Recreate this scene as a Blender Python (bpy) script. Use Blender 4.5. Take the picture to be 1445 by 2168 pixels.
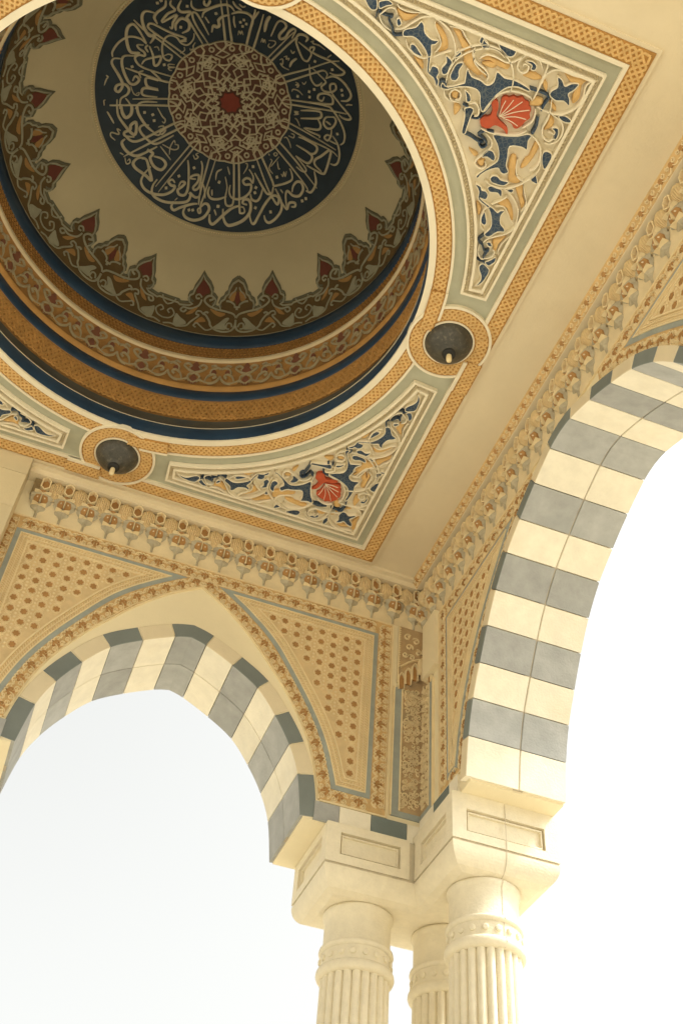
import bpy, math, random
from mathutils import Matrix, Vector

# ------------------------------------------------------------------ scene, camera, light
for o in list(bpy.data.objects):
    bpy.data.objects.remove(o, do_unlink=True)
scene = bpy.context.scene
COL = scene.collection
S = 2.5            # metres per plan unit (one unit = half the painted ceiling square)
ZC = 8.91          # ceiling height above the ground, metres
RNG = random.Random(7)

cam_d = bpy.data.cameras.new('camera')
cam = bpy.data.objects.new('camera', cam_d)
COL.objects.link(cam)
cam_d.sensor_fit = 'VERTICAL'
cam_d.sensor_height = 36.0
cam_d.lens = 38.80
cam_d.clip_start = 0.05
cam_d.clip_end = 2000
cr, cu, cf = (0.93622936, -0.34553307, 0.06388656), (-0.29623625, -0.67833978, 0.67238324), (0.18899385, 0.64843044, 0.73744104)
cam.matrix_world = Matrix(((cr[0], cu[0], -cf[0], 0.06133 * S), (cr[1], cu[1], -cf[1], -1.75631 * S),
                           (cr[2], cu[2], -cf[2], ZC - 2.92502 * S), (0, 0, 0, 1)))
scene.camera = cam

SUN_EL, SUN_AZ = math.radians(52), math.radians(-28)      # azimuth counted from +x towards +y
world = bpy.data.worlds.new('World')
scene.world = world
world.use_nodes = True
wn, wl = world.node_tree.nodes, world.node_tree.links
wn.clear()
w_out = wn.new('ShaderNodeOutputWorld')
w_bg = wn.new('ShaderNodeBackground')
w_sky = wn.new('ShaderNodeTexSky')
w_sky.sky_type = 'NISHITA'
w_sky.sun_disc = False
w_sky.sun_elevation = SUN_EL
w_sky.sun_rotation = math.radians(90) - SUN_AZ
w_sky.dust_density = 6.0
w_sky.air_density = 1.4
w_sky.ozone_density = 0.6
w_hs = wn.new('ShaderNodeHueSaturation')       # milky, hazy sky
w_hs.inputs['Saturation'].default_value = 0.0
w_bg.inputs['Strength'].default_value = 0.15
wl.new(w_sky.outputs['Color'], w_hs.inputs['Color'])
w_ti = wn.new('ShaderNodeVectorMath')
w_ti.operation = 'MULTIPLY'
w_ti.inputs[1].default_value = (0.985, 1.0, 0.98)      # faint haze tint
wl.new(w_hs.outputs['Color'], w_ti.inputs[0])
wl.new(w_ti.outputs['Vector'], w_bg.inputs['Color'])
wl.new(w_bg.outputs['Background'], w_out.inputs['Surface'])

sun_d = bpy.data.lights.new('sun', 'SUN')
sun_d.energy = 2.6
sun_d.angle = math.radians(8.0)
sun_d.color = (1.0, 0.97, 0.89)
sun = bpy.data.objects.new('sun', sun_d)
COL.objects.link(sun)
sun.location = (0, 0, 30)
sd = Vector((math.cos(SUN_EL) * math.cos(SUN_AZ), math.cos(SUN_EL) * math.sin(SUN_AZ), math.sin(SUN_EL)))
sun.rotation_euler = sd.to_track_quat('Z', 'Y').to_euler()

vs = scene.view_settings
vs.view_transform = 'Standard'
vs.look = 'None'
vs.exposure = 1.0
vs.gamma = 1.0
vs.use_curve_mapping = False
scene.render.engine = 'CYCLES'
try:
    scene.cycles.max_bounces = 7
    scene.cycles.diffuse_bounces = 6
    scene.cycles.use_denoising = True
except Exception:
    pass

# ------------------------------------------------------------------ traced ornament (plan units x 10000)
LETTERS = [
 (60,(-4056,1414,-3931,1400,-2448,986,-1816,803,-1705,640,-1798,546,-2007,596,-3372,1007)),
 (60,(-2153,17,-2675,59,-3864,-50)),
 (60,(-2090,-201,-2932,-199,-3296,-231,-3510,-326,-3627,-503,-3513,-641,-3326,-662,-3370,-789,-3562,-872,-3648,-986,-3440,-1049)),
 (54,(-1913,-907,-3005,-1395,-3482,-1561,-3943,-1854)),
 (60,(-1854,-1071,-2329,-1264,-3312,-1649,-3440,-1818,-3300,-1897,-2703,-1776,-2111,-1731,-2299,-1559,-2057,-1643)),
 (74,(-1432,-1654,-2127,-2364,-2254,-2495,-2179,-2733,-2475,-2628,-2613,-2755,-2565,-3050)),
 (60,(-1258,-1755,-1895,-2341,-2105,-2690,-1994,-2765,-1747,-2538,-1387,-2138)),
 (80,(-3320,-2308,-3624,-2280,-3703,-2048,-3574,-1706,-3330,-1433,-3159,-1522,-3184,-1339,-3245,-1179)),
 (74,(-3061,-2879,-3044,-2642,-3239,-2369,-3302,-2140,-3152,-1944)),
 (67,(-2886,-2939,-2882,-2766,-2695,-2622,-2903,-2411,-3018,-2058,-2601,-2479,-2663,-2177,-2643,-1937,-2746,-1973)),
 (80,(-2509,-1912,-2560,-2142,-2424,-2400,-2157,-2353,-2097,-2091,-2277,-1886)),
 (54,(-1886,-2025,-1861,-1784,-1996,-1522,-2223,-1514,-2420,-1660,-2648,-1671,-2802,-1496,-2820,-1137,-2677,-794,-2472,-754,-2419,-949,-2556,-975,-2692,-860)),
 (80,(-3365,-1142,-3844,-1659,-4048,-1598,-4086,-1311,-3980,-925,-3802,-662,-3527,-707,-3685,-556)),
 (60,(-3358,-1109,-3606,-1243,-3973,-1205,-4257,-916,-4399,-531,-4360,-333)),
 (54,(-3291,-1094,-3360,-968,-3235,-830)),
 (67,(-3254,-1071,-3063,-778,-2936,-428,-2807,-504,-2776,-797,-2927,-749,-3267,-539,-3352,-337)),
 (74,(-4081,-339,-4318,-275,-4323,-66,-4055,246,-3827,569,-3890,866,-4025,831,-4001,651,-3766,553,-3578,677,-3594,892,-3770,1114,-3720,1475)),
 (74,(-3656,-564,-3983,-471,-4032,-248,-3896,99,-3630,445,-3433,461,-3318,252,-3469,154,-3523,345)),
 (47,(-3272,168,-3377,-13,-3240,-124)),
 (54,(-2544,53,-2921,-149,-2997,-197)),
 (74,(-2667,92,-3058,105,-3089,255,-2951,427,-2588,423,-3035,487,-3135,622,-3034,770,-2554,697)),
 (30,(-3539,561,-3388,800,-3219,823,-3211,715,-3296,774)),
 (37,(-4420,758,-4402,545,-4363,431,-4435,380)),
 (34,(-4265,1483,-4316,1322,-4263,1274)),
 (34,(-2253,-666,-2456,-617,-2445,-531,-2229,-566,-2434,-481,-2374,-411,-2295,-427)),
 (30,(-3079,-1073,-2977,-1122,-2888,-1009)),
 (34,(-1762,-1713,-1806,-1554,-1782,-1455,-1861,-1373,-1892,-1434)),
 (30,(-2101,-1414,-2055,-1287,-2168,-1141)),
 (37,(-1658,-2713,-1476,-2568)),
 (60,(-1321,-2270,-1309,-2489,-1181,-2503,-1115,-2636,-1216,-2776,-1151,-2908)),
 (60,(-2243,-3166,-2178,-2944,-1957,-2885,-1616,-3083,-1292,-3350,-1062,-3405)),
 (74,(-1832,-3318,-1802,-3189,-1698,-3158,-1640,-3321,-1670,-3380)),
 (54,(-3196,1335,-3118,1112,-2917,983,-2509,879)),
 (40,(-3892,1146,-3827,1503)),
 (40,(-3625,1041,-3464,1173,-3320,1369)),
 (80,(-3850,1329,-3729,1716,-3426,2023,-3063,2277,-2970,2182,-3061,1820,-3208,1965,-3198,2138,-3361,2286,-3297,2409,-2975,2359)),
 (87,(-3713,1293,-3613,1582,-3443,1747,-3305,1570,-3329,1330,-3422,1215)),
 (74,(-3175,1147,-3064,1469,-2707,1827,-2355,2007)),
 (67,(-2581,1790,-2829,1879,-2869,2049,-2668,2239,-2281,2411,-2035,2302,-1627,1891)),
 (67,(-1353,1244,-1657,1399,-2588,2287,-2933,2523,-3178,2483,-3345,2351)),
 (60,(-1298,1315,-1421,1501,-2299,2345,-3171,3161)),
 (80,(-3272,2507,-3364,2670,-3212,2875,-2939,3014,-2645,2971,-2090,2478)),
 (47,(-2248,1763,-2099,1681,-2032,1803,-2132,1941,-2051,1987,-1968,1784,-2167,1809)),
 (47,(-2337,2073,-2170,2059,-2124,1974)),
 (80,(-2274,2691,-2411,2695,-2183,2771,-2234,2962,-2023,3218,-1727,3271,-1621,3028,-1807,2872,-2124,2859)),
 (80,(-2395,3007,-2650,3077,-2781,3287,-2648,3460,-2222,3624,-1961,3743,-2148,3393,-2345,3063,-2518,3059)),
 (74,(-2120,3245,-2296,3609,-2319,3894,-2115,4116,-1774,4195,-1371,4113,-1115,3895,-1065,3703,-1206,3712,-1343,3613,-1236,3492,-1104,3574)),
 (74,(-1763,3633,-1860,3906,-1817,4172,-1595,4318,-1156,4345,-499,4120,-404,3842,-468,3757,-218,3849,-73,3728,-142,3396)),
 (54,(-1753,3910,-909,1940,-855,1759,-717,1746,-751,1993,-1597,4075)),
 (74,(-889,2615,-769,2897,-588,3549,-613,3875,-811,3940,-927,3800,-802,3619,-743,3458,-884,3469,-933,3661)),
 (67,(-406,2485,-278,2728,-185,3376,-300,3593,-396,3520,-292,3270,-329,3033,-526,3101,-595,3231,-388,3196)),
 (54,(-151,1959,-91,3557,-3,4059)),
 (54,(105,2081,82,3638,73,4067,146,4289,90,4344,15,4229,94,4131)),
 (47,(-160,3224,11,3414,157,3754)),
 (74,(-47,4038,-275,4134,-638,4376,-840,4544,-980,4448,-940,4226)),
 (80,(94,4131,186,3957,330,3941,426,4119,309,4443,6,4654,-326,4659,-487,4502,-459,4247)),
 (67,(189,3278,194,3526,356,3682,633,3615,917,3399)),
 (47,(-4126,1676,-3797,2047)),
 (37,(-3502,2252,-3642,2218,-3532,2399,-3796,2395,-3795,2533,-3603,2643)),
 (37,(-2459,1079,-2225,1328,-2080,1426,-2082,1551,-2174,1526)),
 (34,(-1999,2433,-1490,2810)),
 (34,(-1937,2344,-1549,2419,-1360,2341,-1381,2205,-1503,2208)),
 (34,(-1595,2629,-1636,2358,-1572,2088,-1496,2171)),
 (30,(-3335,3045,-3188,3095)),
 (34,(-3119,3165,-3011,3381,-2893,3316,-2944,3190,-2990,3271)),
 (37,(-747,2370,-638,2494,-544,2389,-654,2320,-571,2237)),
 (34,(331,2974,298,2698,399,2551,438,2500)),
 (40,(313,3376,375,3568)),
 (40,(626,4046,751,4195)),
 (30,(-917,4184,-843,4073)),
 (60,(632,2719,824,3079,874,3456,992,3698,1169,3664,1205,3434,913,2500,684,1788,755,1723,867,1787,1496,3569,1623,3769,1745,3683,1657,3539,1513,3562)),
 (67,(908,2938,959,3207,1106,3365,1360,3336,1593,3131,1709,2864,1649,2634,1452,2717,1327,2623,1410,2479,1552,2456,1693,2542,1634,2310,1401,2116)),
 (80,(498,4239,582,4491,748,4536,987,4128,1235,3746,1502,3530)),
 (87,(918,3869,1042,4178,1218,4359,1402,4341,1754,4038,1933,3676,1901,3364,1769,3203,1592,3240,1569,3395,1757,3389)),
 (67,(1640,2161,2109,2543,2351,2692,2504,2586,2474,2341)),
 (67,(2120,2575,2132,2936,2044,3121,1857,3129,1742,2959)),
 (60,(1441,1509,1318,1414,1329,1224,1437,1215,1636,1424,2348,2141,2480,2302,2637,2210,2901,1992,3049,1771,2927,1532,2817,1436)),
 (74,(1441,1509,2218,2421,2758,2873,2856,2827,2816,2661,2668,2620,2516,2728,2386,3116,2310,3550,2244,3904,2144,3947,2011,3787,1955,3630)),
 (74,(2562,2375,2932,2717,3045,3031,2950,3405,2770,3652,2609,3634,2492,3469)),
 (67,(2932,2717,3230,2906,3248,2639,3443,2543,3489,2668,3359,2732)),
 (74,(3208,2843,3027,2450,3035,2261,3287,2324,3513,2211,3561,1925,3417,1737,3244,1786,3173,2008,3209,2214)),
 (54,(3681,1939,3568,1735,1769,770,1796,627,1972,603,2951,1070,3418,1324,4029,1644)),
 (67,(3712,1096,3927,1472,3884,1870,3697,1930)),
 (34,(317,2948,284,2671,418,2512)),
 (40,(600,2332,776,2591)),
 (34,(1258,2359,1314,2079,1271,1950,1206,1978)),
 (47,(299,3350,361,3542)),
 (47,(612,4020,742,4185)),
 (34,(2141,1103,2227,1138,2184,1232,2098,1197,2141,1103)),
 (30,(2149,1676,2319,1188)),
 (30,(2029,1434,2116,1468,2107,1770,2303,1902)),
 (37,(2309,1379,2430,1620,2501,1606)),
 (34,(2594,1766,2693,1831,2669,1656,2773,1793,2754,1578)),
 (37,(2753,2322,2895,2402)),
 (30,(1899,1269,1970,1312)),
 (58,(1379,-3446,824,-2175,783,-2040,893,-1945,1007,-2200,1496,-3242,1576,-3077,1926,-2666,2109,-2610,2178,-2733,2141,-3007,1630,-3162)),
 (95,(418,-3002,386,-3388,445,-3641)),
 (74,(675,-2945,744,-3521,922,-3632,1068,-3500,942,-3125,1011,-2984,1161,-3111,1216,-3368,1324,-3535,1417,-3493,1379,-3186)),
 (74,(1496,-3242,1573,-3424,1767,-3490,1892,-3436,1863,-3276)),
 (63,(1630,-3162,2078,-3034,2472,-3000,2903,-3020,3291,-2934,3474,-2886,3418,-2736,3209,-2622,2996,-2596)),
 (58,(2101,-3046,2092,-3158,2208,-3216,2211,-3043)),
 (53,(3179,-3169,2865,-2970,2248,-2356,1575,-1792,1349,-1540,1337,-1447,1446,-1410,1721,-1597,2527,-2350,2783,-2572,2944,-2509,2950,-2334)),
 (53,(2237,-2556,2445,-2102,2674,-1922,2816,-1996,2876,-2146)),
 (58,(2405,-2465,2695,-2348,2994,-2209,2905,-1983,3029,-1870,3283,-1946,3411,-2136,3325,-2297,3185,-2221,3214,-2059,3348,-1922,3916,-1603)),
 (68,(2950,-2334,3157,-2534,3457,-2549,3798,-2380,3982,-2185,3930,-1945,3720,-1827)),
 (63,(1855,-926,2691,-1219,3388,-1495,3479,-1634,3360,-1809,3135,-1807,2930,-1669,2935,-1493,3105,-1493,3123,-1682)),
 (37,(2026,-3358,2110,-3429,2112,-3343,2345,-3374,2580,-3321)),
 (37,(2744,-3083,2848,-3256)),
 (68,(1629,-2140,1644,-2352,1769,-2559)),
 (37,(1459,-2760,1570,-2668,1617,-2777)),
 (32,(1325,-2406,1413,-2476,1421,-2363,1508,-2434,1508,-2346)),
 (37,(1214,-2237,1302,-2307,1357,-2129,1278,-2121,1413,-2038,1638,-2027)),
 (32,(1994,-1700,2107,-1696,2028,-1598,2148,-1657,2101,-1546,2165,-1606)),
 (37,(1982,-1311,2005,-1410,2191,-1442,2387,-1362)),
 (32,(2210,-1806,2307,-1766,2345,-1903)),
 (32,(649,-2761,846,-2821,900,-2730,796,-2539,685,-2547,703,-2670)),
 (58,(1879,-941,2694,-1209,3338,-1397,3549,-1362,3966,-1082,4257,-765,4345,-454,4262,-287)),
 (53,(1879,-941,1773,-832,1851,-766,2702,-1020,3591,-1325,4077,-1476)),
 (58,(3360,-1888,3778,-1669,4231,-1444,4221,-1318,4014,-1260,3826,-1305)),
 (68,(2499,-784,3089,-1056,3254,-994,3202,-817,2594,-506)),
 (63,(3187,-779,3364,-604,3321,-402,2855,-251)),
 (47,(2806,-226,3104,-200,3442,-227,3469,-152)),
 (63,(3616,-1099,3434,-970,3434,-731,3618,-620,3777,-737,3823,-1003,3721,-1126,3616,-1099)),
 (53,(3479,-845,3692,-811)),
 (53,(3771,-674,3830,-436,3797,-209,3639,-243,3700,-395,3872,-399)),
 (42,(3846,-235,4133,-244)),
 (58,(3878,-463,4148,-282,4350,24,4414,349,4330,516,4165,548)),
 (47,(4183,-32,3140,-99,2199,-149,1889,-47,1898,23,2205,40,3095,103,3989,76,4315,164)),
 (68,(2748,189,2997,153,3413,176,3541,288,3497,490,3299,592)),
 (68,(2770,504,3256,555,3459,628,3473,829,3342,956,2878,894)),
 (47,(2878,894,3346,1131,3425,1268,3266,1320,3036,1258)),
 (68,(3369,1031,3731,1050,4024,1042,4110,876,4023,87,3755,472,3603,701,3667,876,3972,981)),
 (37,(2287,-650,2443,-697,2329,-612,2469,-621,2330,-523)),
 (32,(2398,-409,2489,-394,2666,-215)),
 (32,(2259,456,2359,409,2529,563,2618,696)),
 (32,(2383,309,2583,300,2573,187,2456,184)),
 (37,(3942,-1761,4003,-1825,4147,-1893)),
 (67,(-1304,-3522,-1014,-2748,-752,-2059,-643,-2030,-563,-2171,-762,-2669,-1112,-3598)),
 (67,(-113,-3658,-84,-3491,-73,-2846,-18,-2105,107,-2085,210,-2202,227,-2975,212,-3620)),
 (74,(-61,-2923,-91,-3272,-292,-3402,-606,-3342,-828,-3180)),
 (67,(-1750,-2679,-1736,-2896,-1478,-3171,-1146,-3407,-923,-3426,-763,-3313)),
 (74,(-1308,-2275,-1320,-2521,-1131,-2558,-1188,-2786,-1101,-2963,-879,-3123)),
 (47,(-736,-3145,-677,-2919,-581,-2742)),
 (60,(-913,-3643,-746,-3498,-534,-3443)),
 (47,(-682,-3631,-534,-3568,-439,-3644)),
 (60,(37,-3651,-82,-3240)),
 (34,(-421,-2519,-430,-2678,-339,-2589,-340,-2715,-255,-2588)),
 (40,(-1668,-2745,-1494,-2562)),
 (34,(409,-2581,416,-2731,484,-2614,501,-2732,570,-2615)),
]
LETTER_DOTS = [(101,-2605,-551),(101,-3650,-163),(101,-2370,-2084),(101,-1336,-2996),(101,-2329,-2908),(101,-3303,-2695),(101,-3203,-2814),(101,-2855,1374),(101,-2553,1374),(101,-2451,1574),(101,-578,2814),(101,-1030,3285),(101,-1362,3847),(101,484,2989),(101,-297,4352),(101,-163,4307),(101,729,3847),(107,480,2995),(107,708,3859),(107,1515,1957),(107,1863,2652),(107,1890,2841),(107,2088,3356),(107,2684,3255),(107,2488,1947),(107,3673,2334),(107,3773,2190),(100,2391,-2752),(100,3050,-2758),(100,2231,-1240),(100,2561,-1598),(100,2702,-1759),(100,2638,-1414),(100,3607,-2214),(100,3694,-2052),(95,4023,-618),(94,-1338,-2995),(94,-370,-3136),(94,-468,-3005),(94,-256,-3022),(94,-354,-2890)]
PANEL_BLUE = [
 (5222,-7354,5391,-7310,5706,-7528,5749,-7600,5664,-7932,5850,-7787,6115,-7782,6328,-7730,6447,-7877,6415,-8139,6655,-8070,6864,-8105,7095,-8098,7386,-8047,7385,-7973,7077,-7980,6834,-7857,6701,-7663,6633,-7487,6585,-7146,6498,-7047,6371,-7194,6222,-7473,5972,-7522,5646,-7411,5387,-7234,5238,-7231),
 (7048,-6577,7337,-6666,7668,-6787,7872,-6927,8010,-6924,7995,-6760,8070,-6532,7905,-6545,7602,-6443,7683,-6155,7751,-5918,7886,-5772,7805,-5669,7686,-5691,7575,-5765,7366,-5620,7222,-5417,7196,-5303,7126,-5316,7174,-5468,7325,-5706,7468,-5947,7413,-6167,7257,-6385),
 (6045,-6950,6160,-7034,6270,-7002,6280,-6814,6304,-6553,6329,-6329,6232,-6329,6176,-6580,6119,-6788),
 (7956,-8088,7947,-8215,8042,-8363,7922,-8591,8072,-8559,8207,-8447,8332,-8571,8513,-8624,8476,-8444,8383,-8295,8481,-8185,8547,-8024,8362,-8082,8163,-8021),
 (6116,-8840,6283,-8836,6491,-8866,6635,-8799,6631,-8656,6514,-8591,6338,-8646,6210,-8720),
 (5675,-8841,5776,-8742,5903,-8669,5756,-8628,5659,-8678),
 (6971,-8647,7127,-8709,7289,-8648,7296,-8524,7186,-8517,7172,-8619),
 (8424,-7671,8576,-7751,8780,-7698,8781,-7621,8604,-7589),
 (8413,-7320,8559,-7378,8659,-7223,8646,-7061,8547,-7139,8545,-7255),
 (8515,-6590,8579,-6696,8753,-6666,8807,-6486,8772,-6207,8610,-6366),
 (7090,-6118,7230,-6154,7369,-6029,7368,-5907,7170,-5949,7038,-5895),
 (5842,-7396,5997,-7346,6102,-7200,6020,-7130,5931,-7282),
 (7510,-5414,7548,-5520,7667,-5546,7805,-5487,7990,-5516,8018,-5459,7935,-5356,7750,-5327,7593,-5333),
 (7564,-5137,7620,-5229,7796,-5230,7954,-5225,8030,-5022,7880,-5102,7685,-5046),
 (8561,-5792,8594,-5988,8764,-5806,8738,-5749),
 (8084,-5277,8195,-5369,8261,-5326,8234,-5245),
 (7213,-5110,7370,-5104,7443,-5018,7559,-5030,7666,-4945,7666,-4804,7563,-4786,7498,-4783,7741,-4693,7966,-4642,8136,-4569,8188,-4649,8305,-4685,8269,-4527,8357,-4297,8521,-4194,8571,-4091,8399,-4021,8239,-3784,8085,-3819,8160,-4046,8091,-4286,7863,-4577,7479,-4728,7387,-4949),
 (7788,-4451,7892,-4325,7987,-4171,7964,-4076,7845,-4113,7778,-4279),
 (8260,-3594,8346,-3654,8454,-3548,8367,-3513),
 (8491,-3006,8597,-3126,8701,-3271,8753,-3139,8697,-3014,8620,-2931),
 (8385,-2835,8453,-2939,8620,-2880,8721,-2792,8734,-2589,8690,-2335,8558,-2161,8619,-2384,8577,-2550,8446,-2705),
 (5414,-7510,5520,-7548,5546,-7667,5487,-7805,5516,-7990,5459,-8018,5356,-7935,5327,-7750,5333,-7593),
 (5137,-7564,5229,-7620,5230,-7796,5225,-7954,5022,-8030,5102,-7880,5046,-7685),
 (5792,-8561,5988,-8594,5806,-8764,5749,-8738),
 (5277,-8084,5369,-8195,5326,-8261,5245,-8234),
 (5110,-7213,5104,-7370,5018,-7443,5030,-7559,4945,-7666,4804,-7666,4786,-7563,4783,-7498,4693,-7741,4642,-7966,4569,-8136,4649,-8188,4685,-8305,4527,-8269,4297,-8357,4194,-8521,4091,-8571,4021,-8399,3784,-8239,3819,-8085,4046,-8160,4286,-8091,4577,-7863,4728,-7479,4949,-7387),
 (4451,-7788,4325,-7892,4171,-7987,4076,-7964,4113,-7845,4279,-7778),
 (3594,-8260,3654,-8346,3548,-8454,3513,-8367),
 (3006,-8491,3126,-8597,3271,-8701,3139,-8753,3014,-8697,2931,-8620),
 (2835,-8385,2939,-8453,2880,-8620,2792,-8721,2589,-8734,2335,-8690,2161,-8558,2384,-8619,2550,-8577,2705,-8446),
]
PANEL_GOLD = [
 (5483,-8344,5576,-8381,5660,-8200,5901,-8080,6116,-8020,6235,-7848,5944,-7988,5650,-7980,5472,-8126),
 (5871,-8265,6007,-8409,6346,-8400,6640,-8409,6637,-8263,6341,-8254,6081,-8331),
 (7074,-8291,7217,-8456,7451,-8440,7592,-8387,7419,-8281,7199,-8267),
 (7592,-8387,7781,-8315,7845,-8118,7702,-8210),
 (8047,-8749,8314,-8746,8691,-8823,8616,-8610,8718,-8280,8626,-8093,8527,-8278,8520,-8645,8284,-8588),
 (7622,-7881,7845,-7932,7885,-7741,7590,-7642),
 (8004,-7958,8245,-7865,8311,-7740,8165,-7796),
 (8232,-7594,8394,-7505,8413,-7320,8252,-7177,8250,-7409),
 (8207,-6806,8356,-6746,8329,-6253,8198,-6037,8211,-6408),
 (7766,-6188,7898,-6242,8015,-6005,8006,-5779,7849,-5856),
 (5543,-7222,5696,-7301,5750,-7098,5623,-7085),
 (5744,-6944,5948,-6912,5874,-6652),
 (6612,-5966,6906,-5923,6839,-5815),
 (6953,-5740,7136,-5854,7183,-5669,7083,-5629),
 (8159,-6285,8323,-6350,8280,-6087,8162,-5972),
 (7850,-6026,7978,-6078,8043,-5902,8155,-5720,8331,-5631,8268,-5536,8036,-5512,7906,-5778),
 (8269,-5445,8444,-5539,8579,-5268,8732,-5096,8718,-4900,8544,-5113),
 (8022,-4807,8199,-4997,8454,-4841,8639,-4557,8612,-4473,8399,-4723,8238,-4824),
 (7469,-4606,7665,-4520,7703,-4248),
 (8422,-3735,8698,-3971,8606,-3685,8640,-3423,8503,-3518),
 (6285,-8159,6350,-8323,6087,-8280,5972,-8162),
 (6026,-7850,6078,-7978,5902,-8043,5720,-8155,5631,-8331,5536,-8268,5512,-8036,5778,-7906),
 (5445,-8269,5539,-8444,5268,-8579,5096,-8732,4900,-8718,5113,-8544),
 (4807,-8022,4997,-8199,4841,-8454,4557,-8639,4473,-8612,4723,-8399,4824,-8238),
 (4606,-7469,4520,-7665,4248,-7703),
 (3735,-8422,3971,-8698,3685,-8606,3423,-8640,3518,-8503),
]
PANEL_RED = [
 (6840,-7532,6906,-7633,7017,-7640,7094,-7715,7211,-7709,7328,-7782,7438,-7714,7534,-7714,7598,-7626,7685,-7566,7701,-7420,7758,-7347,7685,-7222,7652,-7093,7579,-6966,7474,-6943,7377,-7021,7184,-7060,6983,-7076,6931,-7265),
 (6616,-7443,6775,-7430,6867,-7278,6896,-7099,7022,-6995,7311,-6878,7391,-6715,7229,-6807,6987,-6827,6863,-6680,6677,-6664,6567,-6775,6595,-6921,6749,-7002,6737,-7188,6645,-7303),
]
PANEL_BSTROKE = [
 (67,(5238,-7231,5156,-7290,5185,-7394,5301,-7385,5320,-7300,5249,-7291)),
 (72,(7386,-8047,7715,-8074,7963,-8024,7941,-7820,7942,-7631)),
 (108,(7926,-7472,8008,-7235,8008,-6982)),
 (54,(6295,-6782,6481,-6837,6574,-7047,6645,-7303)),
 (76,(6256,-6319,6491,-6315,6749,-6260,6897,-6280)),
 (58,(6672,-6427,6898,-6360,7010,-6246,6927,-6132,6797,-6200,6856,-6283)),
 (54,(6680,-6410,6797,-6575,7041,-6633)),
 (54,(5953,-7027,6048,-7027,6189,-6969,6137,-6834,6028,-6905)),
 (54,(8123,-3835,8019,-3619,8058,-3536,8203,-3470)),
 (54,(8184,-3463,8321,-3318,8427,-3386,8390,-3220,8402,-3047,8511,-2963)),
 (35,(8237,-3004,8383,-2988,8441,-3062)),
 (54,(3835,-8123,3619,-8019,3536,-8058,3470,-8203)),
 (54,(3463,-8184,3318,-8321,3386,-8427,3220,-8390,3047,-8402,2963,-8511)),
 (35,(3004,-8237,2988,-8383,3062,-8441)),
]
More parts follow.
